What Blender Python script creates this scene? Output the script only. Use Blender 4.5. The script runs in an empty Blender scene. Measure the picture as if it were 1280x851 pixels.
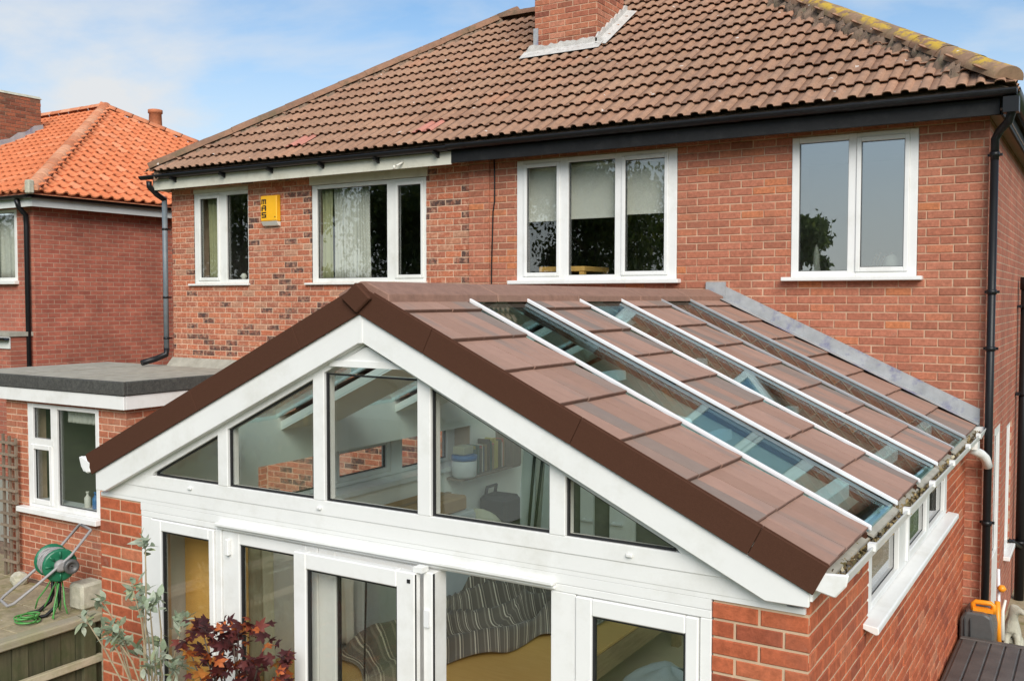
import bpy, bmesh, math, random
from mathutils import Vector, Matrix, Euler
R = math.radians
random.seed(7)
S = bpy.context.scene
COL = S.collection

# ------------------------------------------------------------------ camera
CAMP = Vector((0.927, -9.553, 3.485)); YAW, PITCH, ROLL, FPX = -0.552, -0.043, 0.001, 1209.66
FW = Vector((math.sin(YAW)*math.cos(PITCH), math.cos(YAW)*math.cos(PITCH), math.sin(PITCH)))
RT = Vector((math.cos(YAW), -math.sin(YAW), 0)); UP = RT.cross(FW)
RT, UP = RT*math.cos(ROLL)+UP*math.sin(ROLL), UP*math.cos(ROLL)-RT*math.sin(ROLL)
cd = bpy.data.cameras.new('camera'); cam = bpy.data.objects.new('camera', cd); COL.objects.link(cam)
cam.matrix_world = Matrix(((RT.x, UP.x, -FW.x, CAMP.x), (RT.y, UP.y, -FW.y, CAMP.y), (RT.z, UP.z, -FW.z, CAMP.z), (0, 0, 0, 1)))
cd.sensor_width = 36; cd.sensor_fit = 'HORIZONTAL'; cd.lens = FPX/1280*36; cd.clip_start = .05; cd.clip_end = 2000
S.camera = cam
def px(p):
    d = Vector(p)-CAMP; z = d.dot(FW)
    return 640+FPX*d.dot(RT)/z, 425.5-FPX*d.dot(UP)/z, z

# ------------------------------------------------------------------ sky and sun
SUN = Vector((.56, -.72, .62)).normalized()
w = bpy.data.worlds.new('World'); S.world = w; w.use_nodes = True
nt = w.node_tree; nt.nodes.clear()
def N(nt, typ, **kw):
    n = nt.nodes.new(typ)
    for k, v in kw.items():
        if k.startswith('i_'):
            key = k[2:]; key = int(key) if key.isdigit() else key.replace('_', ' ')
            n.inputs[key].default_value = v
        else: setattr(n, k, v)
    return n
sky = N(nt, 'ShaderNodeTexSky', sky_type='NISHITA', sun_disc=False, sun_elevation=math.asin(SUN.z),
        sun_rotation=math.atan2(SUN.x, SUN.y), altitude=50, air_density=1.0, dust_density=.6, ozone_density=1.6)
tc = N(nt, 'ShaderNodeTexCoord'); sp = N(nt, 'ShaderNodeSeparateXYZ')
nt.links.new(tc.outputs['Generated'], sp.inputs[0])
az = N(nt, 'ShaderNodeMath', operation='MAXIMUM'); az.inputs[1].default_value = 0.0; nt.links.new(sp.outputs[2], az.inputs[0])
ad = N(nt, 'ShaderNodeMath', operation='ADD'); ad.inputs[1].default_value = .22; nt.links.new(az.outputs[0], ad.inputs[0])
cb = N(nt, 'ShaderNodeCombineXYZ')
for i in (0, 1):
    dv = N(nt, 'ShaderNodeMath', operation='DIVIDE'); nt.links.new(sp.outputs[i], dv.inputs[0]); nt.links.new(ad.outputs[0], dv.inputs[1])
    nt.links.new(dv.outputs[0], cb.inputs[i])
nz = N(nt, 'ShaderNodeTexNoise', i_Scale=1.15, i_Detail=9.0, i_Roughness=.56, i_Distortion=.25); nt.links.new(cb.outputs[0], nz.inputs['Vector'])
rp = N(nt, 'ShaderNodeValToRGB'); rp.color_ramp.elements[0].position = .40; rp.color_ramp.elements[1].position = .66
nt.links.new(nz.outputs[0], rp.inputs[0])
gain = N(nt, 'ShaderNodeMix', data_type='RGBA', blend_type='MULTIPLY'); gain.inputs[0].default_value = 1
gain.inputs[7].default_value = (.43, .535, .58, 1); nt.links.new(sky.outputs[0], gain.inputs[6])
mx = N(nt, 'ShaderNodeMix', data_type='RGBA'); mx.inputs[7].default_value = (2.95, 3.05, 3.15, 1)
hz = N(nt, 'ShaderNodeMapRange', interpolation_type='SMOOTHSTEP'); hz.inputs[1].default_value = .02; hz.inputs[2].default_value = .34; hz.inputs[3].default_value = .85; hz.inputs[4].default_value = 0
nt.links.new(sp.outputs[2], hz.inputs[0])
mxx = N(nt, 'ShaderNodeMath', operation='MAXIMUM'); nt.links.new(hz.outputs[0], mxx.inputs[0]); nt.links.new(rp.outputs[0], mxx.inputs[1])
nt.links.new(mxx.outputs[0], mx.inputs[0]); nt.links.new(gain.outputs[2], mx.inputs[6])
bg = N(nt, 'ShaderNodeBackground', i_Strength=.10); ow = N(nt, 'ShaderNodeOutputWorld')
nt.links.new(mx.outputs[2], bg.inputs[0]); nt.links.new(bg.outputs[0], ow.inputs[0])
sl = bpy.data.lights.new('sun', 'SUN'); sl.energy = 1.5; sl.angle = R(38); sl.color = (1, .94, .86)
so = bpy.data.objects.new('sun', sl); COL.objects.link(so); so.rotation_euler = (-SUN).to_track_quat('-Z', 'Y').to_euler(); so.location = (6, -10, 20)
S.view_settings.view_transform = 'Standard'; S.view_settings.look = 'None'; S.view_settings.gamma = 1; S.view_settings.exposure = 1.40
S.render.engine = 'CYCLES'
cy = S.cycles; cy.use_denoising = True; cy.max_bounces = 10; cy.transparent_max_bounces = 24; cy.diffuse_bounces = 5; cy.glossy_bounces = 4
cy.sample_clamp_indirect = 6; cy.caustics_reflective = False; cy.caustics_refractive = False

# ------------------------------------------------------------------ materials
def newmat(name):
    m = bpy.data.materials.new(name); m.use_nodes = True
    return m, m.node_tree, m.node_tree.nodes['Principled BSDF']
def ramp(nt, stops, interp='LINEAR'):
    r = N(nt, 'ShaderNodeValToRGB'); r.color_ramp.interpolation = interp
    e = r.color_ramp.elements
    while len(e) < len(stops): e.new(.5)
    for k, (p, c) in enumerate(stops):
        e[k].position = p; e[k].color = (*c, 1)
    return r
def noise(nt, scale, detail=4, rough=.6, coord='pos', stretch=None, dist=0):
    n = N(nt, 'ShaderNodeTexNoise', i_Scale=scale, i_Detail=detail, i_Roughness=rough, i_Distortion=dist)
    if coord == 'pos': src = N(nt, 'ShaderNodeNewGeometry').outputs['Position']
    else: src = N(nt, 'ShaderNodeTexCoord').outputs[coord]
    if stretch:
        mp = N(nt, 'ShaderNodeMapping'); mp.inputs['Scale'].default_value = stretch; nt.links.new(src, mp.inputs[0]); src = mp.outputs[0]
    nt.links.new(src, n.inputs['Vector']); return n
def rnd(nt):
    a = N(nt, 'ShaderNodeAttribute', attribute_name='rnd'); o = N(nt, 'ShaderNodeObjectInfo')
    s = N(nt, 'ShaderNodeMath', operation='ADD'); nt.links.new(a.outputs['Fac'], s.inputs[0]); nt.links.new(o.outputs['Random'], s.inputs[1])
    f = N(nt, 'ShaderNodeMath', operation='FRACT'); nt.links.new(s.outputs[0], f.inputs[0]); return f.outputs[0]
def mixc(nt, fac, a, b, typ='MIX'):
    m = N(nt, 'ShaderNodeMix', data_type='RGBA', blend_type=typ)
    for i, v in ((0, fac), (6, a), (7, b)):
        if hasattr(v, 'links'): nt.links.new(v, m.inputs[i])
        elif isinstance(v, (int, float)): m.inputs[i].default_value = v
        else: m.inputs[i].default_value = (*v, 1)
    return m.outputs[2]
def bump(nt, b, h, strength=.3, dist=.01):
    n = N(nt, 'ShaderNodeBump', i_Strength=strength, i_Distance=dist); nt.links.new(h, n.inputs['Height']); nt.links.new(n.outputs[0], b.inputs['Normal'])
def plain(name, col, rough=.6, metal=0, var=.12, nscale=6, bmp=0, bscale=60, dirt=None, stretch=None, detail=5, dlo=.5, dhi=.75, spec=None):
    m, nt, b = newmat(name)
    n = noise(nt, nscale, detail, .65, stretch=stretch)
    r = ramp(nt, [(.3, tuple(c*(1-var) for c in col)), (.7, tuple(min(1, c*(1+var)) for c in col))]); nt.links.new(n.outputs[0], r.inputs[0])
    out = r.outputs[0]
    if dirt:
        n2 = noise(nt, nscale*.5+1.3, 6, .7, stretch=stretch); r2 = ramp(nt, [(dlo, (0, 0, 0)), (dhi, (1, 1, 1))]); nt.links.new(n2.outputs[0], r2.inputs[0])
        out = mixc(nt, r2.outputs[0], out, dirt)
    nt.links.new(out, b.inputs['Base Color']); b.inputs['Roughness'].default_value = rough; b.inputs['Metallic'].default_value = metal
    if spec is not None: b.inputs['Specular IOR Level'].default_value = spec
    if bmp:
        n3 = noise(nt, bscale, 4, .6); bump(nt, b, n3.outputs[0], bmp)
    return m
def brickmat(name, stops, burnt=None, stain=(.16, .09, .06), stain_amt=.45):
    m, nt, b = newmat(name); v = rnd(nt)
    r = ramp(nt, stops); nt.links.new(v, r.inputs[0]); c = r.outputs[0]
    n1 = noise(nt, 28, 6, .7); r1 = ramp(nt, [(.35, (.72, .7, .68)), (.7, (1.2, 1.16, 1.14))]); nt.links.new(n1.outputs[0], r1.inputs[0])
    c = mixc(nt, 1, c, r1.outputs[0], 'MULTIPLY')
    n2 = noise(nt, 1.7, 6, .7); r2 = ramp(nt, [(.52, (0, 0, 0)), (.72, (stain_amt,)*3)]); nt.links.new(n2.outputs[0], r2.inputs[0])
    c = mixc(nt, r2.outputs[0], c, stain)
    if burnt:
        lt = N(nt, 'ShaderNodeMath', operation='LESS_THAN'); lt.inputs[1].default_value = burnt; nt.links.new(v, lt.inputs[0])
        n4 = noise(nt, 13, 5, .65); r4 = ramp(nt, [(.44, (0, 0, 0)), (.54, (1, 1, 1))]); nt.links.new(n4.outputs[0], r4.inputs[0])
        mu = N(nt, 'ShaderNodeMath', operation='MULTIPLY'); nt.links.new(lt.outputs[0], mu.inputs[0]); nt.links.new(r4.outputs[0], mu.inputs[1])
        mu2 = N(nt, 'ShaderNodeMath', operation='MULTIPLY'); mu2.inputs[1].default_value = .8; nt.links.new(mu.outputs[0], mu2.inputs[0]); c = mixc(nt, mu2.outputs[0], c, (.06, .045, .042))
        n5 = noise(nt, 14, 5, .7); r5 = ramp(nt, [(.50, (0, 0, 0)), (.66, (.6,)*3)]); nt.links.new(n5.outputs[0], r5.inputs[0])
        c = mixc(nt, r5.outputs[0], c, (.60, .37, .25))
    n6 = noise(nt, 5.5, 6, .75); r6 = ramp(nt, [(.63, (0, 0, 0)), (.78, (.35,)*3)]); nt.links.new(n6.outputs[0], r6.inputs[0])
    c = mixc(nt, r6.outputs[0], c, (.55, .42, .34))
    nt.links.new(c, b.inputs['Base Color']); b.inputs['Roughness'].default_value = .9; b.inputs['Specular IOR Level'].default_value = .2
    n3 = noise(nt, 130, 5, .7); bump(nt, b, n3.outputs[0], .55, .006)
    return m
def brickwallmat(name, c1, c2, mort, axis, scale=1.0, rough=.9):
    # a wall whose courses are too fine to pick apart: brick texture laid in metres
    m, nt, b = newmat(name)
    g = N(nt, 'ShaderNodeNewGeometry'); s = N(nt, 'ShaderNodeSeparateXYZ'); nt.links.new(g.outputs['Position'], s.inputs[0])
    c = N(nt, 'ShaderNodeCombineXYZ'); nt.links.new(s.outputs[axis], c.inputs[0]); nt.links.new(s.outputs[2], c.inputs[1])
    bt = N(nt, 'ShaderNodeTexBrick', offset=.5); nt.links.new(c.outputs[0], bt.inputs['Vector'])
    bt.inputs['Color1'].default_value = (*c1, 1); bt.inputs['Color2'].default_value = (*c2, 1); bt.inputs['Mortar'].default_value = (*mort, 1)
    bt.inputs['Scale'].default_value = 1; bt.inputs['Brick Width'].default_value = .23; bt.inputs['Row Height'].default_value = .077
    bt.inputs['Mortar Size'].default_value = .006; bt.inputs['Mortar Smooth'].default_value = .2; bt.inputs['Bias'].default_value = 0
    n2 = noise(nt, 1.4, 6, .7); r2 = ramp(nt, [(.4, (.75, .73, .72)), (.7, (1.15, 1.1, 1.08))]); nt.links.new(n2.outputs[0], r2.inputs[0])
    n3 = noise(nt, 7, 6, .75, stretch=(1, 1, 4)); r3 = ramp(nt, [(.35, (.8, .8, .8)), (.7, (1.18, 1.15, 1.12))]); nt.links.new(n3.outputs[0], r3.inputs[0])
    o = mixc(nt, 1, bt.outputs['Color'], r2.outputs[0], 'MULTIPLY'); o = mixc(nt, 1, o, r3.outputs[0], 'MULTIPLY')
    nt.links.new(o, b.inputs['Base Color']); b.inputs['Roughness'].default_value = rough
    inv = N(nt, 'ShaderNodeMath', operation='SUBTRACT'); inv.inputs[0].default_value = 1; nt.links.new(bt.outputs['Fac'], inv.inputs[1])
    bump(nt, b, inv.outputs[0], .7, .008); return m
def glassmat(name, tint, f0, power=5, gl=(1, 1, 1), rough=0.0, wob=0):
    m = bpy.data.materials.new(name); m.use_nodes = True; nt = m.node_tree; nt.nodes.clear()
    g = N(nt, 'ShaderNodeNewGeometry'); d = N(nt, 'ShaderNodeVectorMath', operation='DOT_PRODUCT')
    nt.links.new(g.outputs['Normal'], d.inputs[0]); nt.links.new(g.outputs['Incoming'], d.inputs[1])
    a = N(nt, 'ShaderNodeMath', operation='ABSOLUTE'); nt.links.new(d.outputs['Value'], a.inputs[0])
    s = N(nt, 'ShaderNodeMath', operation='SUBTRACT'); s.inputs[0].default_value = 1; nt.links.new(a.outputs[0], s.inputs[1])
    p = N(nt, 'ShaderNodeMath', operation='POWER'); p.inputs[1].default_value = power; nt.links.new(s.outputs[0], p.inputs[0])
    ma = N(nt, 'ShaderNodeMath', operation='MULTIPLY_ADD'); ma.inputs[1].default_value = 1-f0; ma.inputs[2].default_value = f0; nt.links.new(p.outputs[0], ma.inputs[0])
    t = N(nt, 'ShaderNodeBsdfTransparent'); t.inputs[0].default_value = (*tint, 1)
    gb = N(nt, 'ShaderNodeBsdfGlossy', i_Roughness=rough); gb.inputs[0].default_value = (*gl, 1)
    if wob:
        n = noise(nt, 2.2, 2, .5); bn = N(nt, 'ShaderNodeBump', i_Strength=wob, i_Distance=.02); nt.links.new(n.outputs[0], bn.inputs['Height']); nt.links.new(bn.outputs[0], gb.inputs['Normal'])
    mxs = N(nt, 'ShaderNodeMixShader'); o = N(nt, 'ShaderNodeOutputMaterial')
    nt.links.new(ma.outputs[0], mxs.inputs[0]); nt.links.new(t.outputs[0], mxs.inputs[1]); nt.links.new(gb.outputs[0], mxs.inputs[2]); nt.links.new(mxs.outputs[0], o.inputs[0])
    return m
def tilemat(name, stops, streak=None, rough=.8, moss=None, lich=None, dirt_amt=.5, dirt=(.1, .07, .055), bs=90, bst=.4, spots=True, strip=False):
    m, nt, b = newmat(name); v = rnd(nt)
    if strip: v = N(nt, 'ShaderNodeAttribute', attribute_name='rnd').outputs['Fac']
    r = ramp(nt, stops); nt.links.new(v, r.inputs[0]); c = r.outputs[0]
    n1 = noise(nt, 16, 6, .7); lo, hi = (.93, 1.05) if strip else (.8, 1.16)
    r1 = ramp(nt, [(.3, (lo,)*3), (.7, (hi,)*3)]); nt.links.new(n1.outputs[0], r1.inputs[0]); c = mixc(nt, 1, c, r1.outputs[0], 'MULTIPLY')
    n2 = noise(nt, 1.5, 6, .7); r2 = ramp(nt, [(.48, (0, 0, 0)), (.75, (dirt_amt,)*3)]); nt.links.new(n2.outputs[0], r2.inputs[0]); c = mixc(nt, r2.outputs[0], c, dirt)
    if streak:
        n3 = noise(nt, 4.0, 2, .4, stretch=(.42, 2.1, .42)); r3 = ramp(nt, [(.54, (0, 0, 0)), (.68, (.6,)*3)]); nt.links.new(n3.outputs[0], r3.inputs[0]); c = mixc(nt, r3.outputs[0], c, streak)
    if moss:
        n4 = noise(nt, 3.5, 7, .75); r4 = ramp(nt, [(.5, (0, 0, 0)), (.66, (.85,)*3)]); nt.links.new(n4.outputs[0], r4.inputs[0]); c = mixc(nt, r4.outputs[0], c, moss)
    if lich:
        n5 = noise(nt, 5.2, 8, .72); r5 = ramp(nt, [(.475, (0, 0, 0)), (.55, (1, 1, 1))]); nt.links.new(n5.outputs[0], r5.inputs[0])
        g = N(nt, 'ShaderNodeNewGeometry'); sx = N(nt, 'ShaderNodeSeparateXYZ'); nt.links.new(g.outputs['Normal'], sx.inputs[0])
        up = ramp(nt, [(.45, (0, 0, 0)), (.75, (1, 1, 1))]); nt.links.new(sx.outputs[2], up.inputs[0])
        mm = mixc(nt, 1, r5.outputs[0], up.outputs[0], 'MULTIPLY'); c = mixc(nt, mm, c, lich)
    if spots:
     nw = noise(nt, 9, 2, .4); rw = ramp(nt, [(.735, (0, 0, 0)), (.75, (.8,)*3)]); nt.links.new(nw.outputs[0], rw.inputs[0]); c = mixc(nt, rw.outputs[0], c, (.6, .55, .5))
    nt.links.new(c, b.inputs['Base Color']); b.inputs['Roughness'].default_value = rough; b.inputs['Specular IOR Level'].default_value = .25
    nb = noise(nt, bs, 5, .7); bump(nt, b, nb.outputs[0], bst, .006); return m
def leafmat(name, stops, trans=.3, rough=.55):
    m, nt, b = newmat(name); v = rnd(nt); r = ramp(nt, stops); nt.links.new(v, r.inputs[0])
    n1 = noise(nt, 30, 3, .6); r1 = ramp(nt, [(.3, (.75,)*3), (.7, (1.2,)*3)]); nt.links.new(n1.outputs[0], r1.inputs[0]); c = mixc(nt, 1, r.outputs[0], r1.outputs[0], 'MULTIPLY')
    nt.links.new(c, b.inputs['Base Color']); b.inputs['Roughness'].default_value = rough; b.inputs['Specular IOR Level'].default_value = .3
    t = N(nt, 'ShaderNodeBsdfTranslucent'); nt.links.new(c, t.inputs[0]); mxs = N(nt, 'ShaderNodeMixShader'); mxs.inputs[0].default_value = trans
    nt.links.new(b.outputs[0], mxs.inputs[1]); nt.links.new(t.outputs[0], mxs.inputs[2]); nt.links.new(mxs.outputs[0], nt.nodes['Material Output'].inputs[0])
    return m
def randmat(name, stops, rough=.6, interp='CONSTANT'):
    m, nt, b = newmat(name); v = rnd(nt); r = ramp(nt, stops, interp); nt.links.new(v, r.inputs[0]); nt.links.new(r.outputs[0], b.inputs['Base Color']); b.inputs['Roughness'].default_value = rough; return m
def clothmat():
    m, nt, b = newmat('striped_cloth'); u = N(nt, 'ShaderNodeTexCoord'); s = N(nt, 'ShaderNodeSeparateXYZ'); nt.links.new(u.outputs['UV'], s.inputs[0])
    n = noise(nt, 3, 2, .5, coord='UV'); ad = N(nt, 'ShaderNodeMath', operation='MULTIPLY_ADD'); ad.inputs[1].default_value = .02; nt.links.new(n.outputs[0], ad.inputs[0]); nt.links.new(s.outputs[0], ad.inputs[2])
    mu = N(nt, 'ShaderNodeMath', operation='MULTIPLY'); mu.inputs[1].default_value = 28; nt.links.new(ad.outputs[0], mu.inputs[0])
    f = N(nt, 'ShaderNodeMath', operation='FRACT'); nt.links.new(mu.outputs[0], f.inputs[0])
    r = ramp(nt, [(0, (.15, .128, .10)), (.30, (.26, .225, .175)), (.42, (.16, .135, .105)), (.60, (.62, .56, .44)), (.68, (.13, .11, .088)), (.80, (.36, .31, .24)), (.86, (.14, .12, .095))], 'CONSTANT')
    nt.links.new(f.outputs[0], r.inputs[0]); nt.links.new(r.outputs[0], b.inputs['Base Color']); b.inputs['Roughness'].default_value = .8; b.inputs['Sheen Weight'].default_value = .2; return m
def woodmat(name, c1, c2, rough=.75, stretch=(1, 1, 12), moss=None):
    m, nt, b = newmat(name); n = noise(nt, 5, 6, .65, stretch=tuple(1/s*6 if s > 1 else 6 for s in stretch))
    r = ramp(nt, [(.3, c1), (.7, c2)]); nt.links.new(n.outputs[0], r.inputs[0]); c = r.outputs[0]
    v = rnd(nt); rv = ramp(nt, [(0, (.75,)*3), (1, (1.2,)*3)]); nt.links.new(v, rv.inputs[0]); c = mixc(nt, 1, c, rv.outputs[0], 'MULTIPLY')
    if moss:
        n2 = noise(nt, 4, 6, .7); r2 = ramp(nt, [(.45, (0, 0, 0)), (.65, (.8,)*3)]); nt.links.new(n2.outputs[0], r2.inputs[0]); c = mixc(nt, r2.outputs[0], c, moss)
    nt.links.new(c, b.inputs['Base Color']); b.inputs['Roughness'].default_value = rough; bump(nt, b, n.outputs[0], .3, .006); return m

M = {}
M['brick_house'] = brickmat('brick_house', [(0, (.35, .135, .085)), (.25, (.43, .165, .105)), (.5, (.48, .19, .12)), (.75, (.40, .15, .095)), (.93, (.50, .19, .11)), (1, (.54, .20, .09))])
M['brick_left'] = brickmat('brick_left', [(0, (.20, .085, .06)), (.2, (.36, .14, .09)), (.45, (.52, .17, .09)), (.7, (.40, .145, .09)), (.88, (.55, .19, .10)), (1, (.43, .24, .16))], burnt=.19, stain=(.3, .17, .12))
M['brick_new'] = brickmat('brick_new', [(0, (.30, .085, .048)), (.2, (.42, .115, .055)), (.5, (.48, .135, .062)), (.75, (.40, .105, .052)), (.92, (.52, .165, .08)), (1, (.46, .19, .11))], stain=(.30, .11, .07), stain_amt=.45)
M['brick_flat'] = brickmat('brick_flat', [(0, (.36, .12, .07)), (.3, (.47, .17, .095)), (.6, (.40, .135, .08)), (.85, (.55, .23, .13)), (1, (.34, .13, .09))], stain=(.5, .3, .2))
M['brick_chim'] = brickmat('brick_chim', [(0, (.25, .09, .06)), (.3, (.42, .16, .095)), (.6, (.5, .19, .11)), (.85, (.36, .125, .08)), (1, (.55, .25, .16))])
M['brick_old'] = brickmat('brick_old', [(0, (.17, .07, .045)), (.4, (.30, .11, .065)), (.7, (.36, .13, .07)), (1, (.22, .12, .08))], stain=(.10, .08, .055), stain_amt=.7)
M['mortar'] = plain('mortar', (.56, .37, .25), .95, var=.2, nscale=4, bmp=.3, bscale=200, dirt=(.42, .22, .14), dlo=.42, dhi=.62)
M['mortar_left'] = plain('mortar_left', (.58, .40, .28), .95, var=.25, nscale=4, bmp=.3, bscale=200)
M['mortar_new'] = plain('mortar_new', (.54, .39, .26), .95, var=.12, nscale=3, bmp=.3, bscale=200)
M['wall_side'] = brickwallmat('brick_wall_side', (0.460, 0.154, 0.089), (0.380, 0.116, 0.068), (0.483, 0.319, 0.221), 1)
M['wall_front_plain'] = brickwallmat('brick_wall_front', (.40, .14, .085), (.33, .105, .065), (.42, .29, .21), 0)
M['wall_orange_side'] = brickwallmat('brick_wall_neighbour', (0.488, 0.155, 0.099), (0.378, 0.109, 0.072), (0.488, 0.310, 0.220), 1)
M['wall_orange_front'] = brickwallmat('brick_wall_neighbour_rear', (0.504, 0.172, 0.110), (0.408, 0.127, 0.083), (0.504, 0.333, 0.242), 0)
M['upvc'] = plain('white_upvc', (.775, .775, .755), .34, var=.03, nscale=2.5, dirt=(.62, .61, .56), dlo=.5, dhi=.85)
M['upvc_old'] = plain('aged_upvc', (.74, .74, .70), .4, var=.04, nscale=3, dirt=(.55, .54, .48), dlo=.5, dhi=.9)
M['cream'] = plain('cream_paint', (.62, .60, .50), .5, var=.05, nscale=3, dirt=(.4, .37, .28), dlo=.5, dhi=.85)
M['gasket'] = plain('black_gasket', (.012, .012, .013), .5, var=.1)
M['glass'] = glassmat('window_glass', (.94, .96, .95), .11)
M['glass_sky'] = glassmat('window_glass_coated', (.80, .83, .82), .27)
M['glass_gable'] = glassmat('gable_glass', (.965, .97, .95), .085)
M['glass_roof'] = glassmat('tinted_roof_glass', (.82, .945, .945), .065, power=4.4, gl=(.60, .74, .77))
M['verge'] = plain('brown_verge_trim', (.080, .037, .024), .9, var=.10, nscale=160, bmp=.25, bscale=320, spec=.02)
M['ext_tile'] = tilemat('concrete_slate_tile', [(0, (.325, .195, .145)), (.5, (.385, .235, .18)), (.75, (.345, .21, .158)), (.85, (.27, .20, .165)), (1, (.225, .18, .155))], strip=True, streak=(.235, .19, .165), rough=.75, dirt_amt=.12, spots=False, bs=240, bst=.25)
M['ext_edge'] = plain('brown_tile_edge_shade', (.15, .08, .055), .85, var=.15)  # darker concrete brown that also paints in the shadow line of each row
M['ext_ridge'] = tilemat('concrete_ridge', [(0, (.27, .155, .115)), (1, (.29, .17, .125))], rough=.7, dirt_amt=.12, bs=240, bst=.2, spots=False)
M['roof_tile'] = tilemat('rolled_roof_tile', [(0, (0.307, 0.173, 0.112)), (.3, (0.358, 0.211, 0.141)), (.65, (0.335, 0.195, 0.126)), (.9, (0.374, 0.227, 0.150)), (1, (0.408, 0.216, 0.136))], rough=.88, dirt=(.20, .135, .10), dirt_amt=.45)
M['red_tile'] = plain('new_red_tile', (.48, .20, .15), .7, var=.1)
M['hip_plain'] = tilemat('hip_tile', [(0, (.22, .12, .08)), (1, (.29, .16, .10))], moss=(.13, .10, .06), rough=.9)
M['hip_lichen'] = tilemat('lichen_hip_tile', [(0, (.23, .135, .09)), (1, (.30, .19, .12))], moss=(.20, .15, .085), lich=(.50, .33, .05), rough=.95)
M['bedding'] = plain('mortar_bedding', (.20, .135, .095), .95, var=.35, nscale=14, bmp=.6, bscale=60, dirt=(.13, .12, .07))
M['orange_tile'] = tilemat('orange_pantile', [(0, (0.577, 0.173, 0.070)), (.4, (0.670, 0.214, 0.092)), (.75, (0.614, 0.194, 0.081)), (1, (0.707, 0.275, 0.140))], rough=.75, dirt=(.40, .16, .08), dirt_amt=.4, spots=False)
M['orange_hip'] = tilemat('orange_hip_tile', [(0, (.50, .17, .08)), (.5, (.62, .25, .13)), (1, (.68, .34, .2))], spots=False, rough=.85, dirt=(.3, .16, .1))
M['lead'] = plain('lead_flashing', (.36, .37, .375), .6, metal=.1, var=.2, nscale=7, dirt=(.20, .20, .30), dlo=.52, dhi=.66, bmp=.2, bscale=40)
M['cement'] = plain('cement_fillet', (.52, .50, .47), .9, var=.2, nscale=14, bmp=.5, bscale=80)
M['felt'] = plain('roofing_felt_edge', (.055, .055, .05), .95, var=.35, nscale=45, bmp=.5, bscale=160, dirt=(.11, .11, .095), dlo=.45, dhi=.8)
M['felt_top'] = plain('roofing_felt', (.36, .34, .28), .95, var=.18, nscale=6, bmp=.3, bscale=200, dirt=(.24, .225, .18))
M['black'] = plain('black_plastic', (.010, .010, .011), .38, var=.15, spec=.3)
M['fascia_dark'] = plain('charcoal_fascia', (.014, .014, .0145), .6, spec=.2, var=.15, dirt=(.035, .034, .033), dlo=.5, dhi=.9)
M['soffit'] = plain('brown_soffit', (.22, .13, .085), .6, var=.1)
M['grey_pipe'] = plain('grey_painted_pipe', (.13, .16, .18), .45, var=.1, dirt=(.2, .22, .23), dlo=.45, dhi=.8)
M['alu'] = plain('aluminium_bar', (.84, .84, .85), .3, metal=.15, var=.04, dirt=(.6, .6, .61), dlo=.55, dhi=.9)
M['alu_dull'] = plain('dull_aluminium_bar', (.42, .42, .43), .4, metal=.3, var=.08)
M['gutter_white'] = plain('white_gutter', (.80, .80, .78), .35, var=.03, dirt=(.6, .58, .5), dlo=.5, dhi=.85)
M['moss'] = randmat('gutter_debris', [(0, (.12, .085, .045)), (.3, (.27, .20, .10)), (.6, (.38, .29, .14)), (.8, (.20, .165, .07)), (.93, (.5, .44, .3))], .95)
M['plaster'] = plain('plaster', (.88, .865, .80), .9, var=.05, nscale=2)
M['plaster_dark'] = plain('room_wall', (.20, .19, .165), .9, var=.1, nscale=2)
M['ceiling'] = plain('plaster_ceiling', (.90, .89, .83), .9, var=.04, nscale=2)
M['floor_in'] = plain('tan_floor', (.58, .47, .33), .6, var=.1, nscale=2)
M['ply'] = woodmat('plywood', (.74, .42, .11), (.80, .49, .15), .6, (6, 1, 1))
M['plank'] = woodmat('rough_plank', (.28, .18, .085), (.42, .28, .14), .7, (1, 8, 1))
M['cloth'] = clothmat()
M['fence'] = woodmat('fence_wood', (0.051, 0.047, 0.024), (0.106, 0.095, 0.050), .9, (1, 1, 10), moss=(0.047, 0.059, 0.018))
M['fence_rail'] = woodmat('fence_rail_wood', (.30, .26, .18), (.44, .39, .28), .9, (1, 10, 1), moss=(.26, .25, .13))
M['old_wood'] = woodmat('weathered_wood', (.16, .12, .085), (.27, .21, .15), .9, (1, 1, 10))
M['grey_wood'] = woodmat('grey_weathered_wood', (.20, .20, .17), (.3, .3, .26), .9, (1, 1, 10))
M['slab'] = tilemat('paving_slab', [(0, (.30, .25, .16)), (1, (.40, .34, .22))], moss=(.17, .16, .055), rough=.95)
M['grass'] = plain('lawn', (.07, .11, .03), .95, var=.4, nscale=3, bmp=.6, bscale=60)
M['green_plastic'] = plain('green_plastic', (.014, .15, .075), .35, var=.1)
M['green_hose'] = plain('green_hose', (.08, .30, .07), .4, var=.08)
M['grey_plastic'] = plain('grey_plastic', (.30, .29, .285), .45, var=.08)
M['dark_grey_plastic'] = plain('dark_grey_plastic', (.085, .085, .083), .42, var=.1, nscale=20)
M['deck_lid'] = plain('brown_grey_plastic', (.085, .072, .064), .5, var=.16, nscale=7, bmp=.25, bscale=90, dirt=(.14, .12, .105), dlo=.45, dhi=.8)
M['orange_plastic'] = plain('orange_plastic', (.85, .30, .015), .4, var=.06)
M['stone'] = plain('cast_stone', (.46, .44, .35), .9, var=.2, nscale=12, bmp=.4, bscale=70, dirt=(.28, .28, .18))
M['yellow'] = plain('yellow_box', (.86, .44, .015), .4, var=.04)
M['ink'] = plain('black_lettering', (.012, .01, .01), .5)
M['off_white'] = plain('off_white', (.72, .70, .62), .6, var=.05)
M['curtain'] = plain('pale_curtain', (.62, .61, .54), .85, var=.06, nscale=10)
M['curtain_yellow'] = plain('olive_curtain', (.40, .39, .22), .85, var=.06, nscale=10)
M['blind'] = plain('roller_blind_cloth', (.66, .64, .57), .85, var=.03)
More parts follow.
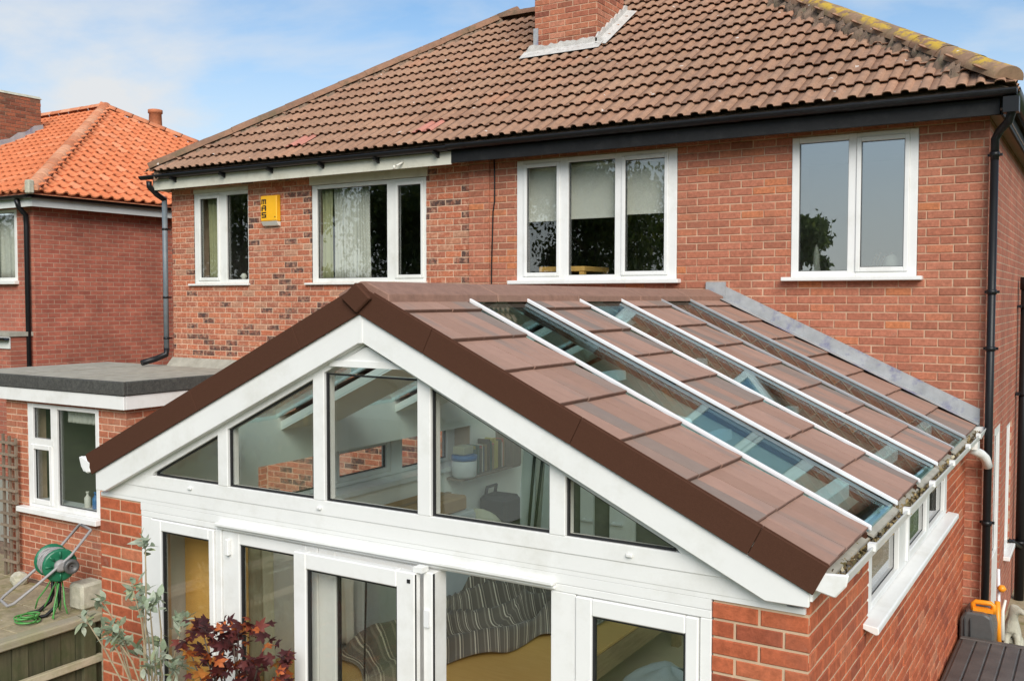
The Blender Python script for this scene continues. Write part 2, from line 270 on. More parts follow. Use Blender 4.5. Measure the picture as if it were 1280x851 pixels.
M['bark'] = plain('bark', (.10, .075, .055), .95, var=.3, nscale=12, bmp=.5)
M['twig'] = plain('twig', (.30, .24, .15), .85, var=.2, nscale=20)
M['leaf_tree'] = leafmat('tree_leaf', [(0, (0.045, 0.072, 0.026)), (.5, (0.084, 0.128, 0.040)), (.85, (0.140, 0.192, 0.048)), (1, (0.224, 0.257, 0.066))], .42)
M['leaf_gold'] = leafmat('golden_leaf', [(0, (.14, .14, .03)), (.5, (.30, .25, .04)), (1, (.42, .30, .05))], .3)
M['leaf_sage'] = leafmat('sage_leaf', [(0, (.19, .24, .15)), (.4, (.30, .36, .25)), (.75, (.42, .46, .36)), (1, (.32, .37, .17))], .2)
M['leaf_red'] = leafmat('maple_leaf', [(0, (0.047, 0.013, 0.014)), (.35, (0.085, 0.022, 0.023)), (.55, (0.136, 0.032, 0.027)), (.74, (0.204, 0.045, 0.027)), (.82, (0.425, 0.099, 0.027)), (.92, (0.527, 0.153, 0.045)), (1, (0.561, 0.252, 0.054))], .25)
M['books'] = randmat('book_spines', [(0, (.5, .42, .12)), (.15, (.12, .09, .05)), (.3, (.45, .1, .06)), (.42, (.6, .57, .48)), (.58, (.07, .14, .1)), (.7, (.35, .25, .12)), (.85, (.15, .17, .2))])
M['dark_bag'] = plain('dark_fabric', (.05, .045, .04), .8, var=.2)
M['cushion'] = plain('cream_cushion', (.52, .50, .36), .9, var=.08)
M['sack'] = plain('pale_sack', (.58, .63, .66), .5, var=.07)
M['board_white'] = plain('pale_board', (.60, .63, .63), .5, var=.04)
M['cardboard'] = plain('cardboard', (.42, .26, .11), .85, var=.1)
M['tub'] = plain('white_tub', (.66, .68, .68), .4, var=.03)
M['blue'] = plain('blue_plastic', (.03, .16, .42), .4)
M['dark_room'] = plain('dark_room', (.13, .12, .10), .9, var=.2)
M['shed'] = woodmat('pale_painted_boards', (.50, .52, .50), (.6, .62, .6), .7, (8, 1, 1))

# ------------------------------------------------------------------ mesh building
class MB:
    def __init__(s): s.v = []; s.f = []; s.r = []; s.sm = []; s.cur = 0.0
    def face(s, idx, smooth=False): s.f.append(tuple(idx)); s.r.append(s.cur); s.sm.append(smooth)
    def add(s, vs, fs, smooth=False):
        o = len(s.v); s.v += [tuple(v) for v in vs]
        for f in fs: s.face([i+o for i in f], smooth)
        return s
    def box(s, x0, x1, y0, y1, z0, z1):
        v = [(x0, y0, z0), (x1, y0, z0), (x1, y1, z0), (x0, y1, z0), (x0, y0, z1), (x1, y0, z1), (x1, y1, z1), (x0, y1, z1)]
        return s.add(v, [(0, 3, 2, 1), (4, 5, 6, 7), (0, 1, 5, 4), (1, 2, 6, 5), (2, 3, 7, 6), (3, 0, 4, 7)])
    def bbox(s, x0, x1, y0, y1, z0, z1, b=.006):
        # box with chamfered edges
        bm = bmesh.new(); bmesh.ops.create_cube(bm, size=1)
        for v in bm.verts: v.co = Vector(((x0+x1)/2+v.co.x*(x1-x0), (y0+y1)/2+v.co.y*(y1-y0), (z0+z1)/2+v.co.z*(z1-z0)))
        bmesh.ops.bevel(bm, geom=bm.edges[:], offset=b, segments=1, affect='EDGES')
        return s.frombm(bm)
    def frombm(s, bm, mat=None, smooth=False):
        bm.verts.index_update(); o = len(s.v)
        for v in bm.verts: s.v.append(tuple(mat @ v.co if mat else v.co))
        for f in bm.faces: s.face([v.index+o for v in f.verts], smooth)
        bm.free(); return s
    def prism(s, poly, y0, y1, ax=1):
        # polygon (a, z) extruded along axis ax (1: polygon in XZ, 0: polygon in YZ, 2: polygon in XY)
        n = len(poly)
        def P(a, b, t): return (a, t, b) if ax == 1 else ((t, a, b) if ax == 0 else (a, b, t))
        v = [P(a, b, y0) for a, b in poly]+[P(a, b, y1) for a, b in poly]
        return s.add(v, [tuple(range(n)), tuple(range(2*n-1, n-1, -1))]+[(i, i+n, (i+1) % n+n, (i+1) % n) for i in range(n)])
    def tube(s, pts, r, n=8, cap=True, smooth=True, r1=None):
        pts = [Vector(p) for p in pts]; o = len(s.v); L = len(pts)
        t0 = (pts[1]-pts[0]).normalized(); ref = Vector((0, 0, 1)) if abs(t0.z) < .9 else Vector((1, 0, 0))
        a = t0.cross(ref).normalized()
        for i, p in enumerate(pts):
            t = (pts[min(i+1, L-1)]-pts[max(i-1, 0)]).normalized()
            a = (a-t*a.dot(t)).normalized(); b = t.cross(a)
            rr = r if r1 is None else r+(r1-r)*i/(L-1)
            for k in range(n):
                q = 2*math.pi*k/n; s.v.append(tuple(p+a*(rr*math.cos(q))+b*(rr*math.sin(q))))
        for i in range(L-1):
            for k in range(n): s.face((o+i*n+k, o+i*n+(k+1) % n, o+(i+1)*n+(k+1) % n, o+(i+1)*n+k), smooth)
        if cap: s.face([o+k for k in range(n)][::-1]); s.face([o+(L-1)*n+k for k in range(n)])
        return s
    def lathe(s, prof, c=(0, 0, 0), n=14, axis='Z', smooth=True):
        o = len(s.v); c = Vector(c)
        for r, z in prof:
            for k in range(n):
                q = 2*math.pi*k/n; p = Vector((r*math.cos(q), r*math.sin(q), z))
                if axis == 'X': p = Vector((p.z, p.x, p.y))
                s.v.append(tuple(c+p))
        for i in range(len(prof)-1):
            for k in range(n): s.face((o+i*n+k, o+i*n+(k+1) % n, o+(i+1)*n+(k+1) % n, o+(i+1)*n+k), smooth)
        s.face([o+k for k in range(n)][::-1]); s.face([o+(len(prof)-1)*n+k for k in range(n)]); return s
    def grid(s, fn, nu, nv, smooth=True):
        o = len(s.v)
        for j in range(nv+1):
            for i in range(nu+1): s.v.append(tuple(fn(i/nu, j/nv)))
        for j in range(nv):
            for i in range(nu): s.face((o+j*(nu+1)+i, o+j*(nu+1)+i+1, o+(j+1)*(nu+1)+i+1, o+(j+1)*(nu+1)+i), smooth)
        return s
    def mesh(s, name, mat):
        me = bpy.data.meshes.new(name); me.from_pydata(s.v, [], s.f)
        me.polygons.foreach_set('use_smooth', s.sm)
        if any(s.r):
            at = me.attributes.new('rnd', 'FLOAT', 'FACE'); at.data.foreach_set('value', s.r)
        me.materials.append(mat if not isinstance(mat, str) else M[mat]); me.update(); return me
def wpos(o):
    p = Vector((0, 0, 0))
    while o is not None: p += o.location; o = o.parent
    return p
def thing(name, label, cat, base=(0, 0, 0), group=None):
    o = bpy.data.objects.new(name, None); o.empty_display_size = .1; o.location = base; COL.objects.link(o)
    o['label'] = label; o['category'] = cat
    if group: o['group'] = group
    return o
def part(name, mb, mat, parent=None, label=None, kind=None, bevel=0):
    me = mb.mesh(name, mat) if isinstance(mb, MB) else mb
    o = bpy.data.objects.new(name, me); COL.objects.link(o)
    if parent is not None: o.parent = parent; o.location = -wpos(parent)
    if label: o['label'] = label
    if kind: o['kind'] = kind
    if bevel:
        m = o.modifiers.new('bevel', 'BEVEL'); m.width = bevel; m.segments = 1; m.limit_method = 'ANGLE'
    return o
def single(name, mb, mat, label, cat, group=None, kind=None):
    o = part(name, mb, mat)
    if kind: o['kind'] = kind
    o['label'] = label; o['category'] = cat
    if group: o['group'] = group
    return o
def structure(name, mb, mat): o = part(name, mb, mat); o['kind'] = 'structure'; return o
def piece(name, me, parent, loc, rot=(0, 0, 0), scale=(1, 1, 1)):
    o = bpy.data.objects.new(name, me); COL.objects.link(o); o.parent = parent
    o.location = Vector(loc)-wpos(parent); o.rotation_euler = rot; o.scale = scale; return o

# ------------------------------------------------------------------ bricks
def brick_unit():
    mb = MB(); cx, cz = .028, .07
    v = [(-.5, .5, -.5), (.5, .5, -.5), (.5, .5, .5), (-.5, .5, .5), (-.5, -.3, -.5), (.5, -.3, -.5), (.5, -.3, .5), (-.5, -.3, .5),
         (-.5+cx, -.5, -.5+cz), (.5-cx, -.5, -.5+cz), (.5-cx, -.5, .5-cz), (-.5+cx, -.5, .5-cz)]
    f = [(8, 9, 10, 11), (4, 5, 9, 8), (5, 6, 10, 9), (6, 7, 11, 10), (7, 4, 8, 11), (0, 1, 5, 4), (1, 2, 6, 5), (2, 3, 7, 6), (3, 0, 4, 7)]
    return mb.add(v, f)
BV, BF = brick_unit().v, brick_unit().f
BRM = {}
def brick_mesh(mat):
    if mat not in BRM: BRM[mat] = brick_unit().mesh('brick', mat)
    return BRM[mat]
EXT_SIL = [(105, 590), (112, 573), (448, 353), (893, 364), (1232, 520), (1232, 851), (120, 851)]
def inpoly(x, y, P):
    c = False; n = len(P)
    for i in range(n):
        (x1, y1), (x2, y2) = P[i], P[(i+1) % n]
        if (y1 > y) != (y2 > y) and x < (x2-x1)*(y-y1)/(y2-y1)+x1: c = not c
    return c
class Bricks:
    def __init__(s, mat): s.L = []; s.mat = mat
    def wall(s, O, axis, u0, u1, z0, z1, holes=(), course=.0775, mod=.232, joint=.010, phase=0, parent=None, depth=.03, hide=None, score=1):
        # axis 'x': wall faces -Y, u runs +X ; axis 'y': wall faces +X, u runs +Y ; axis '-x' faces -X
        r = 0; z = z0
        while z < z1-.02:
            h = min(course, z1-z)-joint
            if h < .015: break
            zc = z+h/2
            segs = [(u0, u1)]
            for a, b, c, d in holes:
                if c-.02 < zc < d+.02:
                    ns = []
                    for p, q in segs:
                        if b <= p or a >= q: ns.append((p, q))
                        else:
                            if a-p > .03: ns.append((p, a))
                            if q-b > .03: ns.append((b, q))
                    segs = ns
            off = (phase+(.5 if r % 2 else 0))*mod
            for p, q in segs:
                k = math.floor((p-u0-off)/mod); u = u0+off+k*mod
                while u < q-.012:
                    a = max(u, p); b = min(u+mod-joint, q)
                    if b-a > .02:
                        jd = random.uniform(-.0018, .0022); um = (a+b)/2
                        if axis == 'x': c = (um, O+depth/2+jd, zc); rz = 0
                        elif axis == 'y': c = (O-depth/2-jd, um, zc); rz = math.pi/2
                        else: c = (O+depth/2+jd, um, zc); rz = -math.pi/2
                        x, y, d = px(c); vis = d > 0 and -20 < x < 1300 and -20 < y < 871
                        if vis and hide and inpoly(x, y, hide): vis = False
                        dv = CAMP-Vector(c); cs = abs(dv.normalized().y if axis == 'x' else dv.normalized().x)
                        sc = (b-a)*h*cs/max(d, .1)**2*score if vis else 0
                        s.L.append((sc, c, b-a, h, rz, parent, depth))
                    u += mod
            z += course; r += 1
    def build(s, limit, restparent):
        s.L.sort(key=lambda t: -t[0]); me = brick_mesh(s.mat); rest = []
        for i, (sc, c, l, h, rz, par, dp) in enumerate(s.L):
            if i < limit and sc > 0:
                piece('brick', me, par, c, (random.uniform(-.004, .004), random.uniform(-.006, .006), rz+random.uniform(-.004, .004)), (l, dp, h))
            else: rest.append((c, l, h, rz, dp))
        if rest:
            mb = MB()
            for c, l, h, rz, dp in rest:
                mb.cur = random.uniform(.001, .999); cr, sr = math.cos(rz), math.sin(rz)
                mb.add([(c[0]+x*l*cr-y*dp*sr, c[1]+x*l*sr+y*dp*cr, c[2]+z*h) for x, y, z in BV], BF)
            part('brickwork', mb, s.mat, restparent, kind='stuff')
def wall_cells(mb, u0, u1, z0, z1, holes, place):
    us = sorted({u0, u1, *[h[0] for h in holes], *[h[1] for h in holes]}); zs = sorted({z0, z1, *[h[2] for h in holes], *[h[3] for h in holes]})
    for a, b in zip(us, us[1:]):
        for c, d in zip(zs, zs[1:]):
            m, n = (a+b)/2, (c+d)/2
            if not any(h[0] < m < h[1] and h[2] < n < h[3] for h in holes): place(mb, a, b, c, d)

# ------------------------------------------------------------------ windows in a plane: u across, out = outward distance, z up
class Plane:
    def __init__(s, axis, O): s.axis = axis; s.O = O
    def box(s, mb, a, b, o0, o1, c, d):
        if s.axis == '-y': mb.box(s.O-o1, s.O-o0, a, b, c, d); return
        # o measured outwards from plane
        if s.axis == 'x': mb.box(a, b, s.O-o1, s.O-o0, c, d)
        else: mb.box(s.O+o0, s.O+o1, a, b, c, d)
def window(parent, pl, u0, u1, z0, z1, lights, glass='glass', frame='upvc', out=.0, deep=.07, sill=None, top=.05, bot=.055, gasket=.006, handle=None, sillmat=None, name='window', sash_w=.042, vsplit=None):
    W = u1-u0; fr = MB(); L = [(u0+W*a, u0+W*b, s) for a, b, s in lights]
    edges = [u0]
    for a, b, s in L: edges += [a-(sash_w if s else 0)*.98, b+(sash_w if s else 0)*.98]
    edges.append(u1)
    for i in range(0, len(edges), 2):
        if edges[i+1]-edges[i] > .004: pl.box(fr, edges[i], edges[i+1], out-deep, out, z0, z1)
    for a, b, s in L:
        e = (sash_w*.98 if s else 0)
        pl.box(fr, a-e, b+e, out-deep, out, z0, z0+bot); pl.box(fr, a-e, b+e, out-deep, out, z1-top, z1)
    f = part(name, fr, frame, parent, bevel=.004)
    for a, b, s in L:
        ga, gb, gc, gd, oo = a, b, z0+bot, z1-top, out-.03
        if s:
            sh = MB(); k = sash_w; oo = out-.012; o1 = out+.014
            ga, gb, gc, gd = a, b, z0+bot+k*.75, z1-top-k*.75
            sa, sb, sc, sd = a-k, b+k, z0+bot-.012, z1-top+.012
            pl.box(sh, sa, ga, out-.055, o1, sc, sd); pl.box(sh, gb, sb, out-.055, o1, sc, sd); pl.box(sh, ga, gb, out-.055, o1, sc, gc); pl.box(sh, ga, gb, out-.055, o1, gd, sd)
            part('opening_sash', sh, frame, f, bevel=.005)
        if gasket:
            g = MB(); q = gasket
            pl.box(g, ga, ga+q, oo-.02, oo+.002, gc, gd); pl.box(g, gb-q, gb, oo-.02, oo+.002, gc, gd); pl.box(g, ga+q, gb-q, oo-.02, oo+.002, gc, gc+q); pl.box(g, ga+q, gb-q, oo-.02, oo+.002, gd-q, gd)
            part('gasket', g, 'gasket', f)
        gm = MB(); pl.box(gm, ga+.001, gb-.001, oo-.016, oo, gc+.001, gd-.001); part('pane', gm, glass, f)
    if handle:
        h = MB(); pl.box(h, handle[0]-.008, handle[0]+.008, out-.08, out-.06, handle[1]-.05, handle[1]+.05); part('handle', h, frame, f)
    if sill:
        sm = MB(); a, b, o, t = sill
        pl.box(sm, u0-a, u1+b, out-deep, out+o, z0-t, z0-.002); part('sill', sm, sillmat or frame, f, bevel=.006)
    return f

def halfround(mb, axis, c0, c1, fixed, z, r, n=8, thick=.006, smooth=True):
    # open gutter trough running along axis 'x' or 'y'; fixed = centre on the other axis, z = lip height
    prof = [(r*math.cos(math.pi+math.pi*k/n), r*math.sin(math.pi+math.pi*k/n)) for k in range(n+1)]
    prof = prof+[(p*(1-thick/r), q*(1-thick/r)) for p, q in reversed(prof)]
    poly = [(fixed+p, z+q) for p, q in prof]
    o = len(mb.v); n2 = len(poly)
    for t in (c0, c1): mb.v += [((t, p, q) if axis == 'x' else (p, t, q)) for p, q in poly]
    for i in range(n2): mb.face((o+i, o+n2+i, o+n2+(i+1) % n2, o+(i+1) % n2), i not in (n, n2-1))
def disc_end(mb, axis, t, fixed, z, r, n=8, th=.008):
    poly = [(fixed+r*math.cos(math.pi+math.pi*k/n), z+r*math.sin(math.pi+math.pi*k/n)) for k in range(n+1)]
    mb.prism(poly, t, t+th, ax=0 if axis == 'x' else 1)

# ================================================================== GROUND
GZ = -.15
mb = MB(); mb.add([(-900, -900, GZ-.02), (900, -900, GZ-.02), (900, 900, GZ-.02), (-900, 900, GZ-.02)], [(0, 1, 2, 3)]); structure('ground', mb, 'grass')
mb = MB(); mb.box(-14.2, -5.16, -7.2, 4, GZ-.03, GZ-.012); pat = structure('patio', mb, 'bedding')
sm = MB(); sm.bbox(-.295, .295, -.295, .295, -.02, .02, .008); sme = sm.mesh('paving_slab', 'slab')
for i in range(15):
    for j in range(9):
        x = -13.9+i*.606; y = -6.9+j*.606
        if x > -5.45 or (x > -11.3 and y > -2.5): continue
        piece('paving_slab', sme, pat, (x, y, GZ-.008+random.uniform(-.004, .004)), (random.uniform(-.006, .006), random.uniform(-.006, .006), random.choice((0, math.pi/2, math.pi))))
mb = MB(); mb.box(-5.16, 3.2, -8.6, 6, GZ-.03, GZ-.006); structure('path', mb, 'slab')

# ================================================================== THE PAIR OF SEMI-DETACHED HOUSES
# wall face Y=0, right corner X=0, left corner X=-10.84, eaves 5.23, roof pitch 34
XL, XP0, XP1 = -10.84, -5.54, -5.26
PIT = R(34); cP, sP, tP = math.cos(PIT), math.sin(PIT), math.tan(PIT)
EY, EZ = -.33, 5.30; EXL, EXR = -10.89, .17; HALF = 3.67
W = {'w1': (-10.367, -9.253, 3.697, 5.04), 'w2': (-8.074, -6.189, 3.695, 5.03), 'w3': (-4.891, -2.932, 3.695, 5.056), 'w4': (-1.741, -.583, 3.70, 5.05)}
houseR = thing('semi_detached_house', 'red brick house with black gutter, plain even brickwork and lichen covered hip', 'house', (-2.7, 3.5, GZ))
houseL = thing('semi_detached_house', 'red brick house with mottled burnt bricks, cream fascia and yellow alarm box', 'house', (-8.2, 3.5, GZ))
def front_wall(house, x0, x1, ws, mort, name, y=.006):
    mb = MB(); wall_cells(mb, x0, x1, GZ, 5.16, ws, lambda m, a, b, c, d: m.box(a, b, y, .28, c, d))
    return part(name, mb, mort, house)
wR = front_wall(houseR, XP0, -.006, [W['w3'], W['w4']], 'mortar', 'rear_wall')
wL = front_wall(houseL, XL+.006, XP0, [W['w1'], W['w2']], 'mortar_left', 'rear_wall', .0062)
bR = Bricks('brick_house'); bL = Bricks('brick_left')
bR.wall(0, 'x', XP1, 0, 1.66, 5.15, [W['w3'], W['w4']], parent=wR, hide=EXT_SIL)
bR.wall(0, 'x', -.16, 0, GZ+.02, 1.655, parent=wR, phase=.4)
bL.wall(0, 'x', -8.92, XP0, GZ+.03, 1.655, parent=wL, hide=EXT_SIL)
bL.wall(0, 'x', XL, XP0, 1.66, 5.15, [W['w1'], W['w2']], parent=wL, hide=EXT_SIL, phase=.3)
# pier between the two houses
mb = MB(); mb.box(XP0+.002, XP1-.002, -.024, .2, 1.5, 5.15); pier = part('pier', mb, 'mortar', houseR)
bR.wall(-.03, 'x', XP0, XP1, 1.66, 5.15, parent=pier, mod=.28, hide=EXT_SIL, phase=.27)
# side wall of the right house with door and window openings
side_open = [(1.08, 1.86, GZ, 2.2), (2.45, 3.1, .62, 2.08)]
mb = MB(); wall_cells(mb, .0, 7.0, GZ, 5.16, side_open, lambda m, a, b, c, d: m.box(-.25, -.004, a+(.0062 if a == 0 else 0), b, c, d)); swR = part('side_wall', mb, 'wall_side', houseR)
PS = Plane('y', -.02)
d = window(houseR, PS, 1.085, 1.855, GZ+.01, 2.195, [(.16, .84, False)], out=.0, name='door', bot=1.0, top=.1)
window(houseR, PS, 2.455, 3.095, .625, 2.075, [(.1, .9, False)], out=.0, sill=(.05, .05, .08, .05))
mb = MB(); mb.box(XL, -.26, 6.8, 7.05, GZ, 5.16); mb.box(XL, XL+.24, .3, 6.8, GZ, 5.16); part('outer_wall', mb, 'wall_side', houseL)
# ---- rooms seen through the glass
def room(house, x0, x1, z0, z1, mat, dep=2.6):
    mb = MB(); y0, y1 = .285, dep; t = .03
    mb.box(x0-t, x0, y0, y1, z0, z1); mb.box(x1, x1+t, y0, y1, z0, z1); mb.box(x0, x1, y1, y1+t, z0, z1); mb.box(x0, x1, y0, y1, z0-t, z0); mb.box(x0, x1, y0, y1, z1, z1+t)
    part('room_lining', mb, mat, house)
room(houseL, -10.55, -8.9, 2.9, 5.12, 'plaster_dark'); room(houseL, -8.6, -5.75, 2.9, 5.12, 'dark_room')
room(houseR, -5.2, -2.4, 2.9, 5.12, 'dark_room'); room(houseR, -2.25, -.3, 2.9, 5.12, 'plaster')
PF = Plane('x', 0.0)
x0, x1, z0, z1 = W['w1']
window(houseL, PF, x0+.003, x1-.003, z0, z1-.05, [(.115, .44, True), (.60, .985, False)], frame='upvc_old', out=-.012, sill=(.09, .03, .06, .03))
mb = MB(); mb.box(x0+.003, x1-.003, .0, .06, z1-.048, z1-.002); part('window_head', mb, 'cream', houseL)
x0, x1, z0, z1 = W['w2']
window(houseL, PF, x0+.003, x1-.003, z0, z1-.06, [(.045, .672, False), (.765, .955, True)], frame='upvc_old', out=-.012, sill=(.1, .02, .06, .03))
mb = MB(); mb.box(x0-.02, x1+.03, -.02, .06, z1-.055, z1+.11); part('window_head', mb, 'cream', houseL, bevel=.005)
x0, x1, z0, z1 = W['w3']
window(houseR, PF, x0+.003, x1-.003, z0, z1, [(.068, .268, True), (.342, .635, False), (.698, .93, True)], out=.006, sill=(.08, .05, .09, .045), top=.055)
x0, x1, z0, z1 = W['w4']
window(houseR, PF, x0+.003, x1-.003, z0, z1, [(.06, .463, False), (.565, .90, True)], glass='glass_sky', out=.006, sill=(.075, .06, .09, .04), top=.055, handle=(x0+(x1-x0)*.54, 4.32))
# ---- roof tiles
def tile_profile():
    P = []
    for b in (0.0, .15):
        wd = .036 if b else .043
        P += [(b+.0, .001), (b+.105-wd-.004, .0)]
        for k in range(0, 7):
            q = math.pi*k/6; P.append((b+.105-wd*math.cos(q), .003+.025*math.sin(q)**.75 if 0 < k < 6 else .001))
        P.append((b+.1499, .0))
    return P
TP = tile_profile(); TL = .375
def tile_mesh(name, mat, prof=TP, L=TL, th=.011, lift=.045, clip=None):
    mb = MB(); n = len(prof)
    for s, l in ((0, lift), (L, .004)):
        mb.v += [(u-.15, s, h+l) for u, h in prof]
    for i in range(n-1): mb.face((i, i+1, n+i+1, n+i), True)
    o = len(mb.v)
    mb.v += [(u-.15, 0, h+lift) for u, h in prof]+[(u-.15, .006, h+lift-th) for u, h in prof]
    for i in range(n-1): mb.face((o+n+i, o+n+i+1, o+i+1, o+i), False)
    o2 = len(mb.v); mb.v += [(u-.15, .006, h+lift-th) for u, h in prof]+[(u-.15, .12, h+lift-th-.004) for u, h in prof]
    for i in range(n-1): mb.face((o2+i+1, o2+i, o2+n+i, o2+n+i+1), True)
    if clip:
        me0 = bpy.data.meshes.new('t'); me0.from_pydata(mb.v, [], mb.f); bm = bmesh.new(); bm.from_mesh(me0)
        for co, no in clip: bmesh.ops.bisect_plane(bm, geom=bm.verts[:]+bm.edges[:]+bm.faces[:], plane_co=co, plane_no=no, clear_outer=True)
        for f in bm.faces: f.smooth = True
        if not bm.faces: bm.free(); bpy.data.meshes.remove(me0); return None
        bm.to_mesh(me0); bm.free(); me0.materials.append(M[mat]); me0.name = name; return me0
    return mb.mesh(name, mat)
def roof_deck(house, x0, x1, cut):
    # front slope plus rear slope of one half; cut = True for the left house
    mb = MB(); rz = EZ+HALF*tP-.03; yr = EY+HALF; yb = EY+2*HALF; z = EZ-.03
    if cut: v = [(EXL, EY, z), (x1, EY, z), (x1, yr, rz), (EXL+HALF, yr, rz), (EXL, yb, z), (x1, yb, z)]; f = [(0, 1, 2, 3), (3, 2, 5, 4), (0, 3, 4)]
    else: v = [(x0, EY, z), (EXR, EY, z), (EXR-HALF, yr, rz), (x0, yr, rz), (x0, yb, z), (EXR, yb, z)]; f = [(0, 1, 2, 3), (3, 2, 5, 4), (1, 5, 2)]
    return part('roof', mb.add(v, f), 'bedding', house)
XD = -5.40
rfL = roof_deck(houseL, EXL, XD, True); rfR = roof_deck(houseR, XD, EXR, False)
full = tile_mesh('roof_tile', 'roof_tile'); redm = tile_mesh('roof_tile', 'red_tile')
G = .317; NR = 14
CHX0, CHX1, CHY0, CHY1 = -5.713, -4.78, 1.80, 2.60
for r in range(NR):
    s0 = -.06+r*G
    if s0 > HALF/cP-.12: break
    k0 = math.floor((EXL+s0*cP)/.3)-1; k1 = math.ceil((EXR-s0*cP)/.3)+1
    for k in range(k0, k1):
        xc = XD+(k-math.floor(XD/.3)+.5)*.3
        base = Vector((xc, EY+s0*cP, EZ+s0*sP))
        lo = EXL+s0*cP; hi = EXR-s0*cP
        if xc+.15 < lo or xc-.15 > hi: continue
        sTop = HALF/cP-s0
        clips = []
        if xc-.15 < lo+TL*cP: clips.append((Vector((lo-xc, 0, 0)), Vector((-1, cP, 0)).normalized()))
        if xc+.15 > hi-TL*cP: clips.append((Vector((hi-xc, 0, 0)), Vector((1, cP, 0)).normalized()))
        if sTop < TL: clips.append((Vector((0, sTop, 0)), Vector((0, 1, 0))))
        red = (r == 1 and abs(xc+8.26) < .15) or (r == 1 and abs(xc+6.17) < .15)
        me = full
        if clips: me = tile_mesh('roof_tile', 'roof_tile', clip=clips)
        if me is None or not me.polygons: continue
        par = rfL if xc < XD else rfR
        o = piece('roof_tile', redm if red else me, par, base+Vector((0, -.0, .01 if red else 0)), (PIT+random.uniform(-.008, .008), random.uniform(-.006, .006), random.uniform(-.004, .004)))
# tiles of the hipped end facing the side path
mb = MB()
for r in range(NR):
    s0 = -.03+r*G; lo = EY+s0*cP; hi = EY+2*HALF-s0*cP
    y = lo+.15
    while y < hi-.1:
        mb.cur = random.uniform(.01, .99)
        for i in range(len(TP)-1):
            (u, h), (u2, h2) = TP[i], TP[i+1]
            def Q(uu, ss, hh): return (EXR-(s0+ss)*cP+hh*sP, y-.15+uu, EZ+(s0+ss)*sP+hh*cP)
            mb.add([Q(u, 0, h+.036), Q(u2, 0, h2+.036), Q(u2, TL, h2), Q(u, TL, h)], [(0, 1, 2, 3)], True)
        y += .3
part('side_tiles', mb, 'roof_tile', rfR, kind='stuff')
# hip and ridge tiles: half round
def hip_mesh(mat, L=.46, r=.125, rough=0.0, n=8, cap=False):
    mb = MB(); A = 4
    for i in range(A+1):
        s = i/A*L; rr = r*(1.02-.035*i/A)
        for k in range(n+1):
            q = math.pi*k/n; j = 1+random.uniform(-rough, rough)
            mb.v.append((math.cos(q)*rr*j*1.05, s, math.sin(q)*rr*j*.82-.02))
    for i in range(A):
        for k in range(n): mb.face((i*(n+1)+k, (i+1)*(n+1)+k, (i+1)*(n+1)+k+1, i*(n+1)+k+1), True)
    if cap: mb.face([k for k in range(n+1)])
    return mb.mesh('hip_tile', mat)
def run_tiles(name, par, p0, p1, meshes, step=.43, start=.0):
    p0, p1 = Vector(p0), Vector(p1); d = (p1-p0); L = d.length; d.normalize()
    x = d.cross(Vector((0, 0, 1))).normalized(); z = x.cross(d)
    rot = Matrix((x, d, z)).transposed().to_euler(); t = start
    while t < L-.15:
        piece(name, meshes[-1] if t == start else random.choice(meshes[:-1]), par, p0+d*t+Vector((0, 0, .055)), (rot.x+random.uniform(-.01, .01), rot.y+random.uniform(-.03, .03), rot.z+random.uniform(-.01, .01)))
        t += step
RZ = EZ+HALF*tP; RY = EY+HALF
hm = [hip_mesh('hip_plain', rough=.03) for _ in range(4)]+[hip_mesh('hip_plain', rough=.03, cap=True)]; hl = [hip_mesh('hip_lichen', r=.135, rough=.025, n=12) for _ in range(6)]+[hip_mesh('hip_lichen', r=.135, rough=.025, n=12, cap=True)]
run_tiles('hip_tile', rfL, (EXL, EY, EZ), (EXL+HALF, RY, RZ), hm)
run_tiles('hip_tile', rfR, (EXR, EY, EZ), (EXR-HALF, RY, RZ), hl)
run_tiles('ridge_tile', rfL, (EXL+HALF, RY, RZ), (XD, RY, RZ), hm); run_tiles('ridge_tile', rfR, (XD, RY, RZ), (EXR-HALF, RY, RZ), hm)
# mortar bedding along the hips, lumpy
def bedding(par, p0, p1, wd, mat, amp, seed):
    rg = random.Random(seed); p0, p1 = Vector(p0), Vector(p1); d = p1-p0; n = 170
    x = d.normalized().cross(Vector((0, 0, 1))).normalized()
    prof = [(-1.0, -.16), (-.75, -.03), (-.4, .045), (0, .07), (.4, .045), (.75, -.03), (1, -.16)]
    rows = []
    for i in range(n+1):
        rows.append([p0+d*(i/n)+x*(a*wd*(1+rg.uniform(-amp, amp)))+Vector((0, 0, b+.055*(1+abs(a)*.2)+rg.uniform(-.012, .012)*amp*4-abs(a)*wd*.28)) for a, b in prof])
    m = MB(); k = len(prof)
    for rws in rows: m.v += [tuple(v) for v in rws]
    for i in range(n):
        for j in range(k-1): m.face((i*k+j, i*k+j+1, (i+1)*k+j+1, (i+1)*k+j), True)
    part('hip_bedding', m, mat, par)
bedding(rfL, (EXL+.05, EY+.05, EZ), (EXL+HALF, RY, RZ), .17, 'bedding', .2, 1)
bedding(rfR, (EXR-.30, EY+.30, EZ+.30*tP), (EXR-HALF, RY, RZ), .22, 'bedding', .45, 2)
